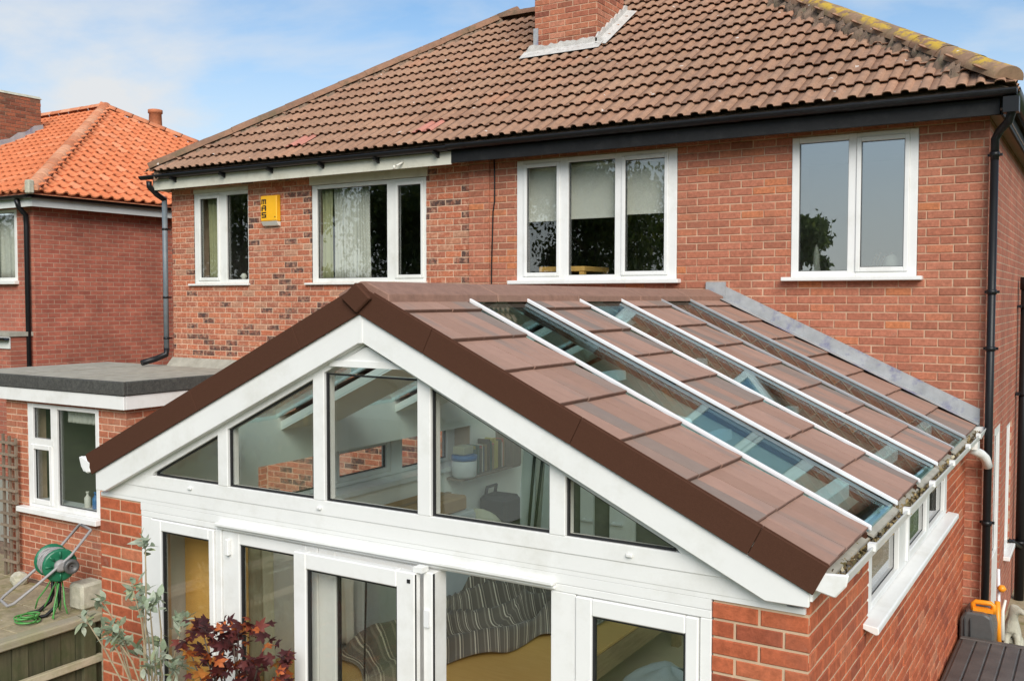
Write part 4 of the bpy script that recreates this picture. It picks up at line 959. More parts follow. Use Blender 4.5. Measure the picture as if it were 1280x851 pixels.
# lead flashing up the wall and on the tiles
fl_ = thing('lead_flashing', 'grey lead flashing where the tiled roof meets the brick wall', 'flashing', (-1.3, -.02, 2.9))
pts = [(-2.40, rz(-2.40)+.02), (-.06, rz(-.06)+.0)]
for i in range(3):
    xa = -2.40+i*.80; xb = min(xa+.82, -.03)
    mb = MB(); dz = .004*(i % 2); mb.prism([(xa, rz(xa)-.02), (xb, rz(xb)-.02), (xb, rz(xb)+.15), (xa, rz(xa)+.15)], -.016-dz, -.004)
    slope_box(mb, xa, xb, -.16, -.016, .020+dz*.6, .024+dz*.6); part('lead_strip', mb, 'lead', fl_)
mb = MB(); mb.box(XC-.02, XC+.19, -.025, -.006, 3.46, 3.66); part('lead_saddle', mb, 'lead', fl_)
# eaves at the side: white gutter with debris, fascia, end cap
mb = MB(); mb.box(EXr+.004, EXr+.022, D-.05, -.03, 2.20, 2.33); part('eaves_fascia', mb, 'upvc', ext)
mb = MB(); mb.prism([(-.115, 2.34), (-.045, rz(-.045)-.05), (-.045, rz(-.045)-.06), (-.115, 2.30)], D-.05, -.01); part('drip_tray', mb, 'felt_top', ext)
gt = thing('side_gutter', 'white plastic gutter full of brown moss along the tiled eaves', 'gutter', (-.05, -2.7, 2.25))
GX, GZL = -.045, 2.345
def gprof(r): return [(-.062, 0), (-.058, -.05), (-.035, -.085), (.03, -.085), (.052, -.055), (.070, 0.0), (.078, .004), (.078, -.006), (.060, -.06), (.034, -.092), (-.04, -.092), (-.066, -.05), (-.068, .0)]
mb = MB(); mb.prism([(GX+a, GZL+b) for a, b in gprof(0)], D-.065, -.075)
part('trough', mb, 'gutter_white', gt)
mb = MB(); mb.prism([(GX-.075, GZL-.01), (GX-.06, GZL-.085), (GX+.03, GZL-.105), (GX+.075, GZL-.05), (GX+.085, GZL+.0), (GX+.02, GZL-.004)], D-.085, D-.066); part('end_cap', mb, 'gutter_white', gt, bevel=.006)
mb = MB(); mb.prism([(GX-.07, GZL+.002), (GX-.066, GZL-.09), (GX+.04, GZL-.1), (GX+.085, GZL+.01)], -.074, -.05); part('end_cap', mb, 'gutter_white', gt)
for y in (-4.9, -4.0, -3.1, -2.2, -1.3, -.6):
    m2 = MB(); m2.box(GX+.05, GX+.086, y-.02, y+.02, GZL-.02, GZL+.014); part('gutter_clip', m2, 'gutter_white', gt)
m2 = MB(); m2.tube([(GX, -.5, GZL-.09), (GX+.0, -.48, GZL-.14), (GX+.06, -.36, GZL-.19), (.04, -.2, GZL-.25), (.06, -.16, GZL-.33)], .04, 12); part('outlet_bend', m2, 'gutter_white', gt)
m2 = MB(); m2.box(GX-.06, GX+.06, -.58, -.42, GZL-.13, GZL-.07); part('outlet', m2, 'gutter_white', gt)
lgt = thing('side_gutter', 'white plastic gutter on the eaves facing the hose reel', 'gutter', (-5.06, -2.7, 2.25))
LGX, LGZ = -5.045, 2.385
mb = MB(); mb.prism([(LGX-a, LGZ+b) for a, b in gprof(0)], D-.075, -.05); part('trough', mb, 'gutter_white', lgt)
mb = MB(); mb.prism([(LGX+.065, LGZ-.02), (LGX+.06, LGZ-.09), (LGX+.02, LGZ-.10), (LGX-.02, LGZ-.07), (LGX-.045, LGZ-.02), (LGX-.05, LGZ+.012), (LGX-.02, LGZ+.016)], D-.094, D-.076); part('end_cap', mb, 'gutter_white', lgt, bevel=.008)
rg = random.Random(5); mb = MB()
for k in range(1500):
    y = rg.uniform(D-.05, -.1); x = GX+rg.uniform(-.055, .055); z = GZL-.066+rg.uniform(0, .04)*(1 if rg.random() < .8 else .3); s = rg.uniform(.006, .016)
    mb.cur = rg.uniform(.01, .99); q = Euler((rg.uniform(0, 6), rg.uniform(0, 6), rg.uniform(0, 6))).to_matrix()
    mb.add([Vector((x, y, z))+q @ Vector(v) for v in ((-s, -s*.6, 0), (s, -s*.6, 0), (s, s*.6, s*.3), (-s, s*.6, s*.2))], [(0, 1, 2, 3)])
single('gutter_moss', mb, 'moss', 'clumps of brown moss and debris lying in the white gutter', 'moss', kind='stuff')
# side windows and sill
PSx = Plane('y', EXr)
sa, sb = so_[0]+.004, so_[1]-.004
sw = window(ext, PSx, sa, sb, 1.785, 2.155, [(.03, .30, False), (.40, .625, True), (.70, .955, False)], out=-.002, top=.03, bot=.04, glass='glass_sky', gasket=.008, sash_w=.055)
mb = MB(); mb.prism([(EXr-.07, 1.783), (EXr+.075, 1.765), (EXr+.08, 1.757), (EXr+.08, 1.728), (EXr+.066, 1.722), (EXr+.003, 1.745), (EXr-.07, 1.752)], -4.29, -1.10); part('sill', mb, 'upvc', sw, bevel=.004)
sw2 = window(ext, Plane('-y', EXl), sa, sb, 1.785, 2.155, [(.03, .30, False), (.40, .625, True), (.70, .955, False)], out=-.002, top=.03, bot=.04, gasket=.008, sash_w=.055)
mb = MB(); mb.box(EXl-.08, EXl+.30, -4.2, -1.15, 1.74, 1.783); part('sill', mb, 'upvc', sw2)
# interior
mb = MB(); mb.box(EXl+.262, EXr-.262, D+.09, -.02, -.05, 0); part('floor', mb, 'floor_in', ext)
mb = MB(); wall_cells(mb, D+.25, -.03, 0, 2.55, [so_], lambda m, a, b, c, d: m.box(EXl+.262, EXl+.275, a, b, c, d)); part('inner_wall', mb, 'plaster', ext)
mb = MB(); mb.box(EXr-.276, EXr-.262, D+.25, -.03, 0, 1.75); part('inner_wall', mb, 'plaster', ext)
mb = MB(); wall_cells(mb, EXl+.276, EXr-.277, 0, 2.4, [(-4.35, -2.6, 0, 2.05)], lambda m, a, b, c, d: m.box(a, b, -.03, -.012, c, d)); mb.prism([(EXl+.276, 2.402), (EXr-.277, 2.402), (XC, 3.34)], -.03, -.012); part('inner_wall', mb, 'plaster', ext)
mb = MB(); mb.box(-4.4, -2.55, -.0105, .002, 0, 2.06); part('doorway_dark_panel', mb, 'dark_room', ext)  # flat panel, the dimness of the opening put into its dark colour
for a in (-4.02, -3.66):
    mb = MB(); mb.box(a, a+.30 if a > -3.9 else a+.16, -.07, -.032, 0, 2.0); dd = part('inner_door', mb, 'upvc', ext)
    m2 = MB(); m2.box(a+.03, a+.17, -.1, -.085, 1.03, 1.05); m2.box(a+.04, a+.06, -.085, -.07, 1.02, 1.06); part('handle', m2, 'alu', dd)

# ================================================================== THINGS INSIDE THE EXTENSION
bed = thing('bed_platform', 'low tan plywood bed platform with rough plank sides inside the open doors', 'bed', (-3.6, -2.3, 0))
mb = MB(); mb.bbox(-4.70, -2.56, -4.4, -.35, .57, .60); part('top_board', mb, 'ply', bed)
mb = MB(); mb.box(-2.59, -2.555, -4.4, -.35, .38, .568); part('side_plank', mb, 'plank', bed)
mb = MB(); mb.box(-4.7, -2.59, -4.42, -4.38, .38, .568); part('end_plank', mb, 'plank', bed)
for x in (-4.6, -2.7):
    for y in (-4.3, -2.4, -.5): m2 = MB(); m2.box(x-.04, x+.04, y-.04, y+.04, 0, .568); part('leg', m2, 'plank', bed)
def cl(u, v):
    a, b = (u-.5)*2.8, (v-.5)*1.9
    fan = 1-.32*a
    x = -3.92+.60*a+.80*b*fan+.05*math.sin(a*7+b*3); y = -2.18+.80*a-.60*b*fan+.07*math.sin(b*9+1)+.05*math.sin(a*11)
    d = min(u, 1-u, v, 1-v); e = min(1, d*14)
    ph = b*15+1.3*math.sin(a*1.7)+.8*math.sin(a*4+b*5)
    f = (1-abs(math.sin(ph*.5)))**1.9; g = .5+.5*math.sin(a*6+b*10+2*math.sin(b*4)); h = (1-abs(math.sin(a*3.1+b*6)))**3
    z = .610+e*(.20*f+.05*g*g+.06*h+.012*math.sin(ph*2.7+a*5))+.06*math.exp(-(d*16-1)**2)*(.5+.5*math.sin(a*9+b*12))
    return (max(x, -4.69), y, z)
mb = MB(); mb.grid(cl, 90, 90); me = mb.mesh('blanket', 'cloth'); uv = me.uv_layers.new(name='UVMap')
for lp_ in me.loops:
    i = lp_.vertex_index; uv.data[lp_.index].uv = ((i % 91)/90, (i//91)/90)
bl = part('blanket', me, None); bl['label'] = 'crumpled grey blanket with cream stripes lying on the tan platform'; bl['category'] = 'blanket'
md = bl.modifiers.new('thick', 'SOLIDIFY'); md.thickness = .008
# bookshelf on the far side wall with books and tub
IX = EXl+.276
sh = thing('wall_shelf', 'dark wooden shelf box on the white inner wall holding books', 'shelf', (IX+.1, -1.05, 1.66))
mb = MB(); mb.box(IX+.001, IX+.20, -1.62, -.50, 1.655, 1.68); part('board', mb, 'old_wood', sh)
mb = MB(); mb.box(IX+.001, IX+.22, -.70, -.52, 1.681, 2.08); part('end_panel', mb, 'old_wood', sh)
y = -1.36; k = 0
while y < -.74:
    wd = random.uniform(.022, .042); hh = random.uniform(.25, .33); m2 = MB(); m2.bbox(IX+.02, IX+.16+random.uniform(-.02, .02), y, y+wd-.003, 1.682, 1.682+hh, .003)
    single('book', m2, 'books', 'upright book in the row on the wall shelf', 'book', 'books on the wall shelf'); y += wd; k += 1
mb = MB(); mb.lathe([(.10, 0), (.125, .02), (.13, .17), (.12, .18)], (IX+.15, -1.52, 1.682), 18); tb = thing('tub', 'white round tub with blue lid beside the books on the shelf', 'tub', (IX+.15, -1.52, 1.682)); part('body', mb, 'tub', tb)
mb = MB(); mb.lathe([(.134, .18), (.134, .225), (.12, .23)], (IX+.15, -1.52, 1.682), 18); part('lid', mb, 'blue', tb)
mb = MB(); mb.bbox(IX+.06, IX+.2, -1.6, -1.42, 1.914, 2.0, .01); single('paper_bundle', mb, 'cushion', 'yellowish bundle lying on top of the blue lidded tub', 'bundle')
mb = MB(); mb.grid(lambda u, v: (IX+.32+.28*math.sin(v*3.14)*math.cos(u*6.28), -1.55+.36*math.sin(v*3.14)*math.sin(u*6.28), 1.02+.34*-math.cos(v*3.14)+.03*math.sin(u*20)), 26, 14); single('beanbag', mb, 'cushion', 'pale cream beanbag against the inner wall below the bookshelf', 'cushion')
mb = MB(); mb.bbox(IX+.05, IX+.40, -1.12, -.80, .602, 1.42, .04); mb.tube([(IX+.1, -1.05, 1.4), (IX+.12, -1.05, 1.5), (IX+.12, -.87, 1.5), (IX+.1, -.87, 1.4)], .018, 6); single('suitcase', mb, 'dark_bag', 'dark upright case with handle against the inner wall below the books', 'case')
for k, (x0, x1, lean) in enumerate(((-4.70, -4.46, .10), (-4.42, -4.36+.2, .03))):
    mb = MB(); mb.add([(x0, -.30, .605), (x1, -.30, .605), (x1, -.27, .605), (x0, -.27, .605), (x0-lean, -.08, 1.84), (x1-.05-lean, -.08, 1.84), (x1-.05-lean, -.05, 1.84), (x0-lean, -.05, 1.84)], [(0, 1, 5, 4), (1, 2, 6, 5), (2, 3, 7, 6), (3, 0, 4, 7), (4, 5, 6, 7)])
    single('board', mb, 'board_white', ('tall pale panel leaning in the corner beside the shelf', 'pale panel with dark post leaning next to the corner panel')[k], 'panel')
for k, x in enumerate((-4.545, -4.475)):
    mb = MB(); mb.tube([(x, -.36, .602), (x-.02*(1-2*k), -.12, 1.86)], .017, 8); mb.box(x-.12+(.1 if k else 0), x+.02+(.1 if k else 0), -.13, -.10, 1.855, 1.885); single('clothes_rail_post', mb, 'gasket', 'dark metal post with short arm leaning against pale panels', 'post', 'dark posts leaning by the pale panels')
for k in range(4):
    x = -4.30+.055*k; mb = MB(); mb.add([(x, -.34-.03*k, .605), (x+.05, -.34-.03*k, .605), (x+.05, -.31-.03*k, .605), (x, -.31-.03*k, .605), (x-.12, -.09, 1.22-.04*k), (x-.07, -.09, 1.22-.04*k), (x-.07, -.06, 1.22-.04*k), (x-.12, -.06, 1.22-.04*k)], [(0, 1, 5, 4), (1, 2, 6, 5), (2, 3, 7, 6), (3, 0, 4, 7), (4, 5, 6, 7)])
    single('timber_offcut', mb, 'plank', 'brown timber offcut leaning against the wall beside the pale panels', 'timber', 'timber offcuts leaning in the corner')
bx = thing('cardboard_box', 'long brown cardboard box lying on a cabinet along the inner wall', 'box', (IX+.3, -2.7, 1.45)); mb = MB(); mb.bbox(IX+.03, IX+.45, -3.3, -1.9, 1.46, 1.60, .02); part('box_body', mb, 'cardboard', bx); mb = MB(); mb.box(IX+.2, IX+.26, -3.31, -1.89, 1.6, 1.603); part('tape', mb, 'plank', bx)
cb_ = thing('cabinet', 'pale low cabinet along the inner wall under the cardboard box', 'cabinet', (IX+.3, -2.7, 0)); mb = MB(); mb.bbox(IX+.02, IX+.5, -3.5, -1.85, .62, 1.458, .01); part('carcass', mb, 'board_white', cb_)
for k in range(3): m2 = MB(); m2.box(IX+.502, IX+.515, -3.48+.545*k, -2.95+.545*k, .66, 1.43); part('cabinet_door', m2, 'board_white', cb_)
sk = MB(); sk.grid(lambda u, v: (-2.02+.42*math.sin(v*3.14)*math.cos(u*6.28)*(1+.15*math.sin(u*12)), -2.3+.36*math.sin(v*3.14)*math.sin(u*6.28), .24-.26*math.cos(v*3.14)+.03*math.sin(u*17+v*9)), 30, 14); single('sack', sk, 'sack', 'pale bluish plastic sack on the floor beside the bed platform', 'sack')
curtain('dust_sheet', -4.6, -4.2, .7, 1.9, -4.55, 'cushion', 'yellowish dust sheet hanging inside the fixed door light behind the grey shrub', 3, .03)
curtain('hanging_cloth', -4.60, -4.25, .66, 1.22, -3.62, 'off_white', 'pale cloth hanging beside the bed platform behind the folded door', 4, .03)
mb = MB(); mb.bbox(-4.6, -4.25, -5.0, -4.72, 0, 1.95, .01); single('larder_unit', mb, 'ply', 'tall golden wood unit inside the fixed door light behind the grey shrub', 'cupboard')
for k, x in enumerate((-3.52, -3.28)):
    mb = MB(); mb.tube([(x+.01*math.sin(z*4+k), -4.6, z) for z in [2.0-.12*i for i in range(15)]], .007, 6); single('hanging_cable', mb, 'black', ('black cable with dark plug hanging behind the door leaf', 'plain black cable hanging behind the door leaf')[k], 'cable')
mb = MB(); mb.bbox(-3.56, -3.47, -4.64, -4.56, 1.80, 1.97, .02); single('power_tool', mb, 'dark_bag', 'dark hanging tool at the top of the black cable behind the glass', 'tool')

# ================================================================== FLAT ROOFED EXTENSION OF THE LEFT HOUSE
FX, FYy, FZ = -8.93, -2.25, 2.20
flat = thing('flat_roof_extension', 'brick extension with grey felt flat roof and white fascia', 'extension', (-10.2, -1.2, GZ))
WN = (-10.90, -9.44, .81, 2.14)
mb = MB(); wall_cells(mb, -11.38, FX-.006, GZ, FZ, [WN], lambda m, a, b, c, d: m.box(a, b, FYy+.006, FYy+.25, c, d)); fw = part('front_wall', mb, 'mortar_left', flat)
mb = MB(); mb.box(FX-.25, FX-.006, FYy+.25, .0, GZ, FZ); fs = part('side_wall', mb, 'mortar_left', flat)
mb = MB(); mb.box(-11.38, -11.15, FYy+.25, 0, GZ, FZ); part('side_wall', mb, 'mortar_left', flat)
bF = Bricks('brick_flat'); bF.wall(FYy, 'x', -11.38, FX, GZ+.01, FZ, [WN], parent=fw, course=.0815, mod=.235, joint=.012, hide=EXT_SIL)
bF.wall(FX, 'y', FYy+.015, 0, GZ+.01, FZ, parent=fs, course=.0815, mod=.235, joint=.012, phase=.5, hide=EXT_SIL); bF.build(290, fw)
mb = MB(); mb.box(-12.4, FX+.10, FYy-.10, -.001, FZ+.16, 2.495); part('felt_roof', mb, 'felt_top', flat)
mb = MB(); mb.box(-12.4, FX+.12, FYy-.12, FYy-.07, FZ+.145, 2.512); mb.box(FX+.07, FX+.12, FYy-.069, -.001, FZ+.145, 2.512); part('felt_edge', mb, 'felt', flat, bevel=.012)
for x in (-11.3, -10.1): mb = MB(); mb.box(x, x+.09, FYy-.068, -.122, 2.4955, 2.499); part('felt_lap', mb, 'felt_top', flat)
mb = MB(); mb.prism([(-.12, 2.496), (-.004, 2.62), (-.004, 2.496)], -10.86, FX+.1, ax=0); part('felt_upstand', mb, 'felt_top', flat)
mb = MB(); mb.box(-12.4, FX+.10, FYy-.10, FYy-.07, FZ-.02, FZ+.143); mb.box(FX+.07, FX+.10, FYy-.069, -.001, FZ-.02, FZ+.143); mb.box(-12.4, FX+.068, FYy-.068, -.01, FZ+.01, FZ+.02); part('fascia', mb, 'upvc', flat, bevel=.004)
PFl = Plane('x', FYy)
x0, x1, z0, z1 = WN
fwn = MB()
fw2 = window(flat, PFl, x0+.003, x1-.003, z0, z1, [(.075, .335, False), (.425, .955, False)], out=.004, sill=(.14, .05, .10, .07), top=.05, bot=.07, sash_w=.04)
m2 = MB(); PFl.box(m2, x0+.06, x0+.55, -.03, .008, 1.62, 1.70); part('transom', m2, 'upvc', fw2)
m2 = MB(); a, b, c, e = x0+.075, x0+.525, z0+.05, 1.62
for (p, q, r_, s) in ((a, a+.06, c, e), (b-.06, b, c, e), (a+.06, b-.06, c, c+.06), (a+.06, b-.06, e-.06, e)): PFl.box(m2, p, q, -.02, .02, r_, s)
part('opening_sash', m2, 'upvc', fw2, bevel=.005)
mb = MB(); t = .03
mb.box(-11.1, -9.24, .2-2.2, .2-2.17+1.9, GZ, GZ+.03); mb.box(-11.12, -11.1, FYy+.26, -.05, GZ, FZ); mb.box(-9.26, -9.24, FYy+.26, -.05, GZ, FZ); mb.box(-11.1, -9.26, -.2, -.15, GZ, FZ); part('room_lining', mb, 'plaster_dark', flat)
for k, (x, h, mt, lb) in enumerate(((-9.86, .2, 'off_white', 'white pump bottle on the kitchen window sill'), (-9.70, .21, 'blue', 'blue bottle on the kitchen window sill'), (-9.57, .15, 'dark_bag', 'small dark bottle on the kitchen window sill'))):
    mb = MB(); mb.lathe([(.035, 0), (.04, .01), (.04, h*.62), (.014, h*.78), (.014, h*.9), (.02, h*.92), (.02, h)], (x, FYy+.12, .882), 12); single('bottle', mb, mt, lb, 'bottle', None)
mb = MB(); mb.box(-10.85, -9.5, FYy+.07, FYy+.24, .83, .88); part('inner_sill', mb, 'board_white', flat)
curtain('valance', -10.25, -9.5, 1.92, 2.08, FYy+.14, 'curtain', 'short pale valance across the top of the kitchen window', 9, .012)
# wall decoration, trellis
mb = MB(); mb.tube([(-9.22, FYy-.02, 1.56), (-9.06, FYy-.02, 1.74)], .009, 6); mb.tube([(-9.08, FYy-.035, 1.55), (-9.2, FYy-.035, 1.75)], .009, 6); mb.tube([(-9.3, FYy-.02, 1.55), (-9.22, FYy-.03, 1.50), (-9.16, FYy-.02, 1.6)], .008, 6)
single('wall_ornament', mb, 'stone', 'small pale crossed metal ornament on the brick beside the kitchen window', 'ornament')
tr = thing('trellis', 'narrow weathered wooden trellis leaning against the brick wall', 'trellis', (-11.2, FYy-.1, GZ))
for k, x in enumerate((-11.34, -11.20, -11.06)): mb = MB(); mb.box(x-.018, x+.018, FYy-.085, FYy-.06, GZ, 1.72-.02*k); part('upright', mb, 'old_wood', tr)
for k in range(11): mb = MB(); z = .05+.155*k; mb.box(-11.38, -11.02, FYy-.112, FYy-.0855, z, z+.03); part('slat', mb, 'old_wood', tr)
# low wall, window and grey boards in the gap past the corner
mb = MB(); mb.box(-13.2, -11.4, -.9, -.7, GZ, 2.2); gapw = thing('side_porch', 'brick side porch with white window past the flat roof corner', 'porch', (-12.3, -.8, GZ)); part('wall', mb, 'wall_front_plain', gapw)
window(gapw, Plane('x', -.9), -13.0, -11.8, .9, 2.1, [(.08, .92, False)], out=.01, sill=(.1, .3, .08, .06))
gf = thing('board_fence', 'grey weathered board fence across the gap past the trellis', 'fence', (-12.6, -1.3, GZ))
for k in range(10): mb = MB(); x = -13.2+k*.155; mb.box(x, x+.148, -1.32-.006*(k % 2), -1.30, GZ, .78); part('board', mb, 'grey_wood', gf)
mb = MB(); mb.box(-13.2, -11.65, -1.30, -1.25, .6, .67); part('rail', mb, 'grey_wood', gf)

# ---- hose reel trolley
hr = thing('hose_reel', 'green hose reel trolley with grey handle beside the brick wall', 'hose reel', (-9.25, -2.95, GZ))
Cc = Vector((-9.36, -2.90, .44)); A = Vector((.96, -.28, 0)).normalized(); B = Vector((-.28, -.96, 0)).normalized(); Zv = Vector((0, 0, 1))
def drum(name, prof, mat, n=20, par=hr):
    mb = MB(); o = 0
    for r, t in prof:
        for k in range(n):
            q = 2*math.pi*k/n; mb.v.append(tuple(Cc+A*t+B*(r*math.cos(q))+Zv*(r*math.sin(q))))
    for i in range(len(prof)-1):
        for k in range(n): mb.face((i*n+k, i*n+(k+1) % n, (i+1)*n+(k+1) % n, (i+1)*n+k), True)
    mb.face(list(range(n))[::-1]); mb.face([(len(prof)-1)*n+k for k in range(n)]); return part(name, mb, mat, par)
drum('flange', [(.175, -.17), (.19, -.16), (.19, -.135), (.13, -.13)], 'green_plastic'); fl2 = drum('flange', [(.13, .13), (.19, .135), (.19, .16), (.165, .175), (.10, .165)], 'green_plastic')
drum('hub', [(.07, .15), (.07, .21), (.04, .23)], 'grey_plastic')
for k in range(8):
    q = k*math.pi/4; d1 = B*math.cos(q)+Zv*math.sin(q); mb = MB(); mb.tube([Cc+A*.172+d1*.09, Cc+A*.172+d1*.165], .014, 5); part('spoke', mb, 'green_plastic', fl2)
mb = MB()
pts = []
for k in range(9*20):
    q = 2*math.pi*k/20; pts.append(Cc+A*(-.12+.24*k/180)+(B*math.cos(q)+Zv*math.sin(q))*(.150+.012*math.sin(k*.7)))
mb.tube(pts, .014, 6); part('wound_hose', mb, 'grey_plastic', hr)
lowL = Cc+B*.50-Zv*.33; hiL = Cc-B*.34+Zv*.36
for sg in (-1, 1): pass
def loop(sg): return [hiL+A*(.19*sg), Cc-B*.1+Zv*.10+A*(.215*sg), Cc+B*.25-Zv*.16+A*(.20*sg), lowL+A*(.19*sg)]
L1, L2 = loop(-1), loop(1)
mb = MB(); mb.tube([L1[0]+A*.05]+L1+[lowL-B*-.05-A*.14-Zv*.03, lowL+B*.05+A*.14-Zv*.03]+L2[::-1]+[L2[0]-A*.05, L1[0]+A*.05], .017, 8); part('handle', mb, 'grey_plastic', hr)
wc = Cc+A*.30-B*.08+Zv*.0
mb = MB()
for r, t in ((.03, -.03), (.075, -.028), (.085, -.015), (.085, .015), (.075, .028), (.05, .03), (.045, .012), (.012, .012)):
    for k in range(18): q = 2*math.pi*k/18; mb.v.append(tuple(wc+A*t+(B*math.cos(q)+Zv*math.sin(q))*r))
for i in range(7):
    for k in range(18): mb.face((i*18+k, i*18+(k+1) % 18, (i+1)*18+(k+1) % 18, (i+1)*18+k), True)
part('wheel', mb, 'dark_grey_plastic', hr)
mb = MB(); mb.tube([Cc+A*.18, wc], .025, 8); part('axle', mb, 'grey_plastic', hr)
for sg in (-1, 1):
    mb = MB(); p0 = Cc+A*(.12*sg)-Zv*.18; mb.tube([p0, Vector((p0.x, p0.y, .05)), Vector((p0.x, p0.y, -.03))+B*.03, Vector((p0.x, p0.y, GZ+.03))+B*.15, Vector((p0.x, p0.y, GZ+.025))+B*.28], .022, 6); part('leg', mb, 'black', hr)
gh = MB()
for k in range(7):
    p0 = Cc+A*(-.12+.04*k)-Zv*.19; p0 -= B*.02*(k % 3); p1 = Vector((p0.x, p0.y, GZ+.03))+A*(.10*math.sin(k*2)+.06*(k-2))+B*(.10*math.cos(k*3)+.06)
    gh.tube([p0, p0+(p1-p0)*.35+A*.015*math.sin(k*5), p0+(p1-p0)*.7+B*.03*math.cos(k*4), p1], .0095, 6)
for k in range(5):
    c = Vector((-9.30+.03*math.sin(k*2), -3.30+.03*math.cos(k*3), GZ+.035+.016*k)); gh.tube([c+Vector((.14*math.cos(q)*(1-.1*k), .10*math.sin(q), 0)) for q in [i*6.28/16 for i in range(17)]], .0095, 6)
single('garden_hose', gh, 'green_hose', 'bright green garden hose hanging from the reel onto the paving', 'hose')
mb = MB(); mb.bbox(-9.36, -9.10, -2.75, -2.45, GZ+.012, .17, .03); single('concrete_block', mb, 'stone', 'pale concrete block behind the hanging green hose', 'block')
mb = MB(); rg = random.Random(9); bm = bmesh.new(); bmesh.ops.create_icosphere(bm, subdivisions=2, radius=.11)
for v in bm.verts: v.co *= rg.uniform(.85, 1.1)
mb.frombm(bm, Matrix.Translation((-10.75, -2.5, GZ+.08))); single('rock', mb, 'stone', 'small mossy rock at the foot of the brick wall', 'rock')
mb = MB(); mb.tube([(-8.98-.0, FYy-.02, .60), (-9.0, FYy-.06, .62)], .03, 8); mb.box(-9.06, -8.92, FYy-.03, FYy, .57, .65); single('hose_bracket', mb, 'black', 'black bracket on the brick wall above the reel handle', 'bracket')

# ---- fence between the gardens
fn = thing('garden_fence', 'dark mossy board fence with pale top rail beside the garden room', 'fence', (-5.1, -6.9, GZ))
mb = MB(); mb.box(-5.175, -5.065, -8.7, -5.32, 1.215, 1.275); part('top_rail', mb, 'fence_rail', fn, bevel=.01)
mb = MB(); mb.box(-5.10, -5.06, -8.7, -5.33, .93, .985); part('lower_rail', mb, 'fence_rail', fn, bevel=.006)
y = -8.7; k = 0
while y < -5.36:
    wd = random.uniform(.10, .125); mb = MB(); ox = .008*(k % 2); mb.box(-5.14-ox, -5.118-ox, y, y+wd-.006, GZ, 1.214); part('board', mb, 'fence', fn); y += wd; k += 1
for y in (-8.6, -6.9, -5.42): mb = MB(); mb.box(-5.118+.002, -5.06-.04+.02, y-.045, y+.045, GZ, 1.213); part('post', mb, 'fence', fn)

# ================================================================== NEIGHBOUR WITH ORANGE ROOF
OX, OY, OZ = -13.829, -.33, 5.178; OH, OT = 4.95, .535; oc = math.cos(math.atan(OT)); os_ = math.sin(math.atan(OT))
on = thing('neighbour_house', 'red brick house with bright orange pantiled hipped roof', 'house', (-18, 4, GZ))
mb = MB(); mb.box(-14.27-.25, -14.27, 0.0, 9.2, GZ, 5.06); part('side_wall', mb, 'wall_orange_side', on)
mb = MB(); won = (-17.0, -14.74, 3.78, 4.98); wall_cells(mb, -23, -14.521, GZ, 5.06, [won], lambda m, a, b, c, d: m.box(a, b, .0, .25, c, d)); part('rear_wall', mb, 'wall_orange_front', on)
mb = MB(); mb.box(-23, -14.52, 8.95, 9.2, GZ, 5.06); part('street_wall', mb, 'wall_orange_front', on)
mb = MB(); mb.box(-14.52, -14.271, -.003, .0, GZ, 5.06); part('corner_strip', mb, 'wall_orange_front', on)
window(on, Plane('x', 0.0), -17.0, -14.74, 3.78, 4.98, [(.03, .30, False), (.36, .64, False), (.70, .97, False)], frame='upvc_old', out=.01, sill=(.05, .03, .08, .06))
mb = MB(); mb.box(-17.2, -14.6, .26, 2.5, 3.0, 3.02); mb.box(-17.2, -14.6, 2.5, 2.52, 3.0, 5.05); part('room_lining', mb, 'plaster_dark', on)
curtain('net_curtain', -16.9, -14.85, 3.8, 4.92, .16, 'curtain', 'pale net curtain behind the orange roofed house window', 14, .02)
mb = MB(); v = [(OX, OY, OZ-.02), (OX, OY+2*OH, OZ-.02), (OX-OH, OY+OH, OZ+OH*OT-.02), (-26, OY, OZ-.02), (-26, OY+OH, OZ+OH*OT-.02), (-26, OY+2*OH, OZ-.02)]
mb.add(v, [(0, 1, 2), (3, 0, 2, 4), (2, 1, 5, 4)]); orf = part('roof', mb, 'orange_hip', on)
def pant(mb, org, U, V, Nn, wd=.215, L=.33):
    pr = [(0, .012), (.25, 0), (.5, .012), (.72, .048), (.88, .048), (1, .02)]
    for i in range(5):
        (a, h), (b, g) = pr[i], pr[i+1]; p = lambda u, s, hh: org+U*(u*wd)+V*s+Nn*hh
        mb.add([p(a, 0, h+.035), p(b, 0, g+.035), p(b, L, g), p(a, L, h)], [(0, 1, 2, 3)], True); mb.add([p(a, 0, h+.01), p(b, 0, g+.01), p(b, 0, g+.035), p(a, 0, h+.035)], [(0, 1, 2, 3)])
mbS, mbF = MB(), MB(); slen = OH/oc; G2 = .285
for r in range(int(slen/G2)):
    s0 = r*G2; off = s0*oc
    y = OY+off+.02
    while y < OY+2*OH-off-.2:
        mbS.cur = random.uniform(.01, .99); pant(mbS, Vector((OX-off+.03*0, y, OZ+s0*os_)), Vector((0, 1, 0)), Vector((-oc, 0, os_)), Vector((os_, 0, oc))); y += .215
    x = OX-off-.235
    while x > -22.5:
        mbF.cur = random.uniform(.01, .99); pant(mbF, Vector((x, OY+off, OZ+s0*os_)), Vector((1, 0, 0)), Vector((0, oc, os_)), Vector((0, -os_, oc))); x -= .215
part('side_slope_tiles', mbS, 'orange_tile', orf, kind='stuff'); part('rear_slope_tiles', mbF, 'orange_tile', orf, kind='stuff')
oh = [hip_mesh('orange_hip', L=.365, r=.115, rough=.02, cap=True) for _ in range(4)]
OA = (OX-OH, OY+OH, OZ+OH*OT)
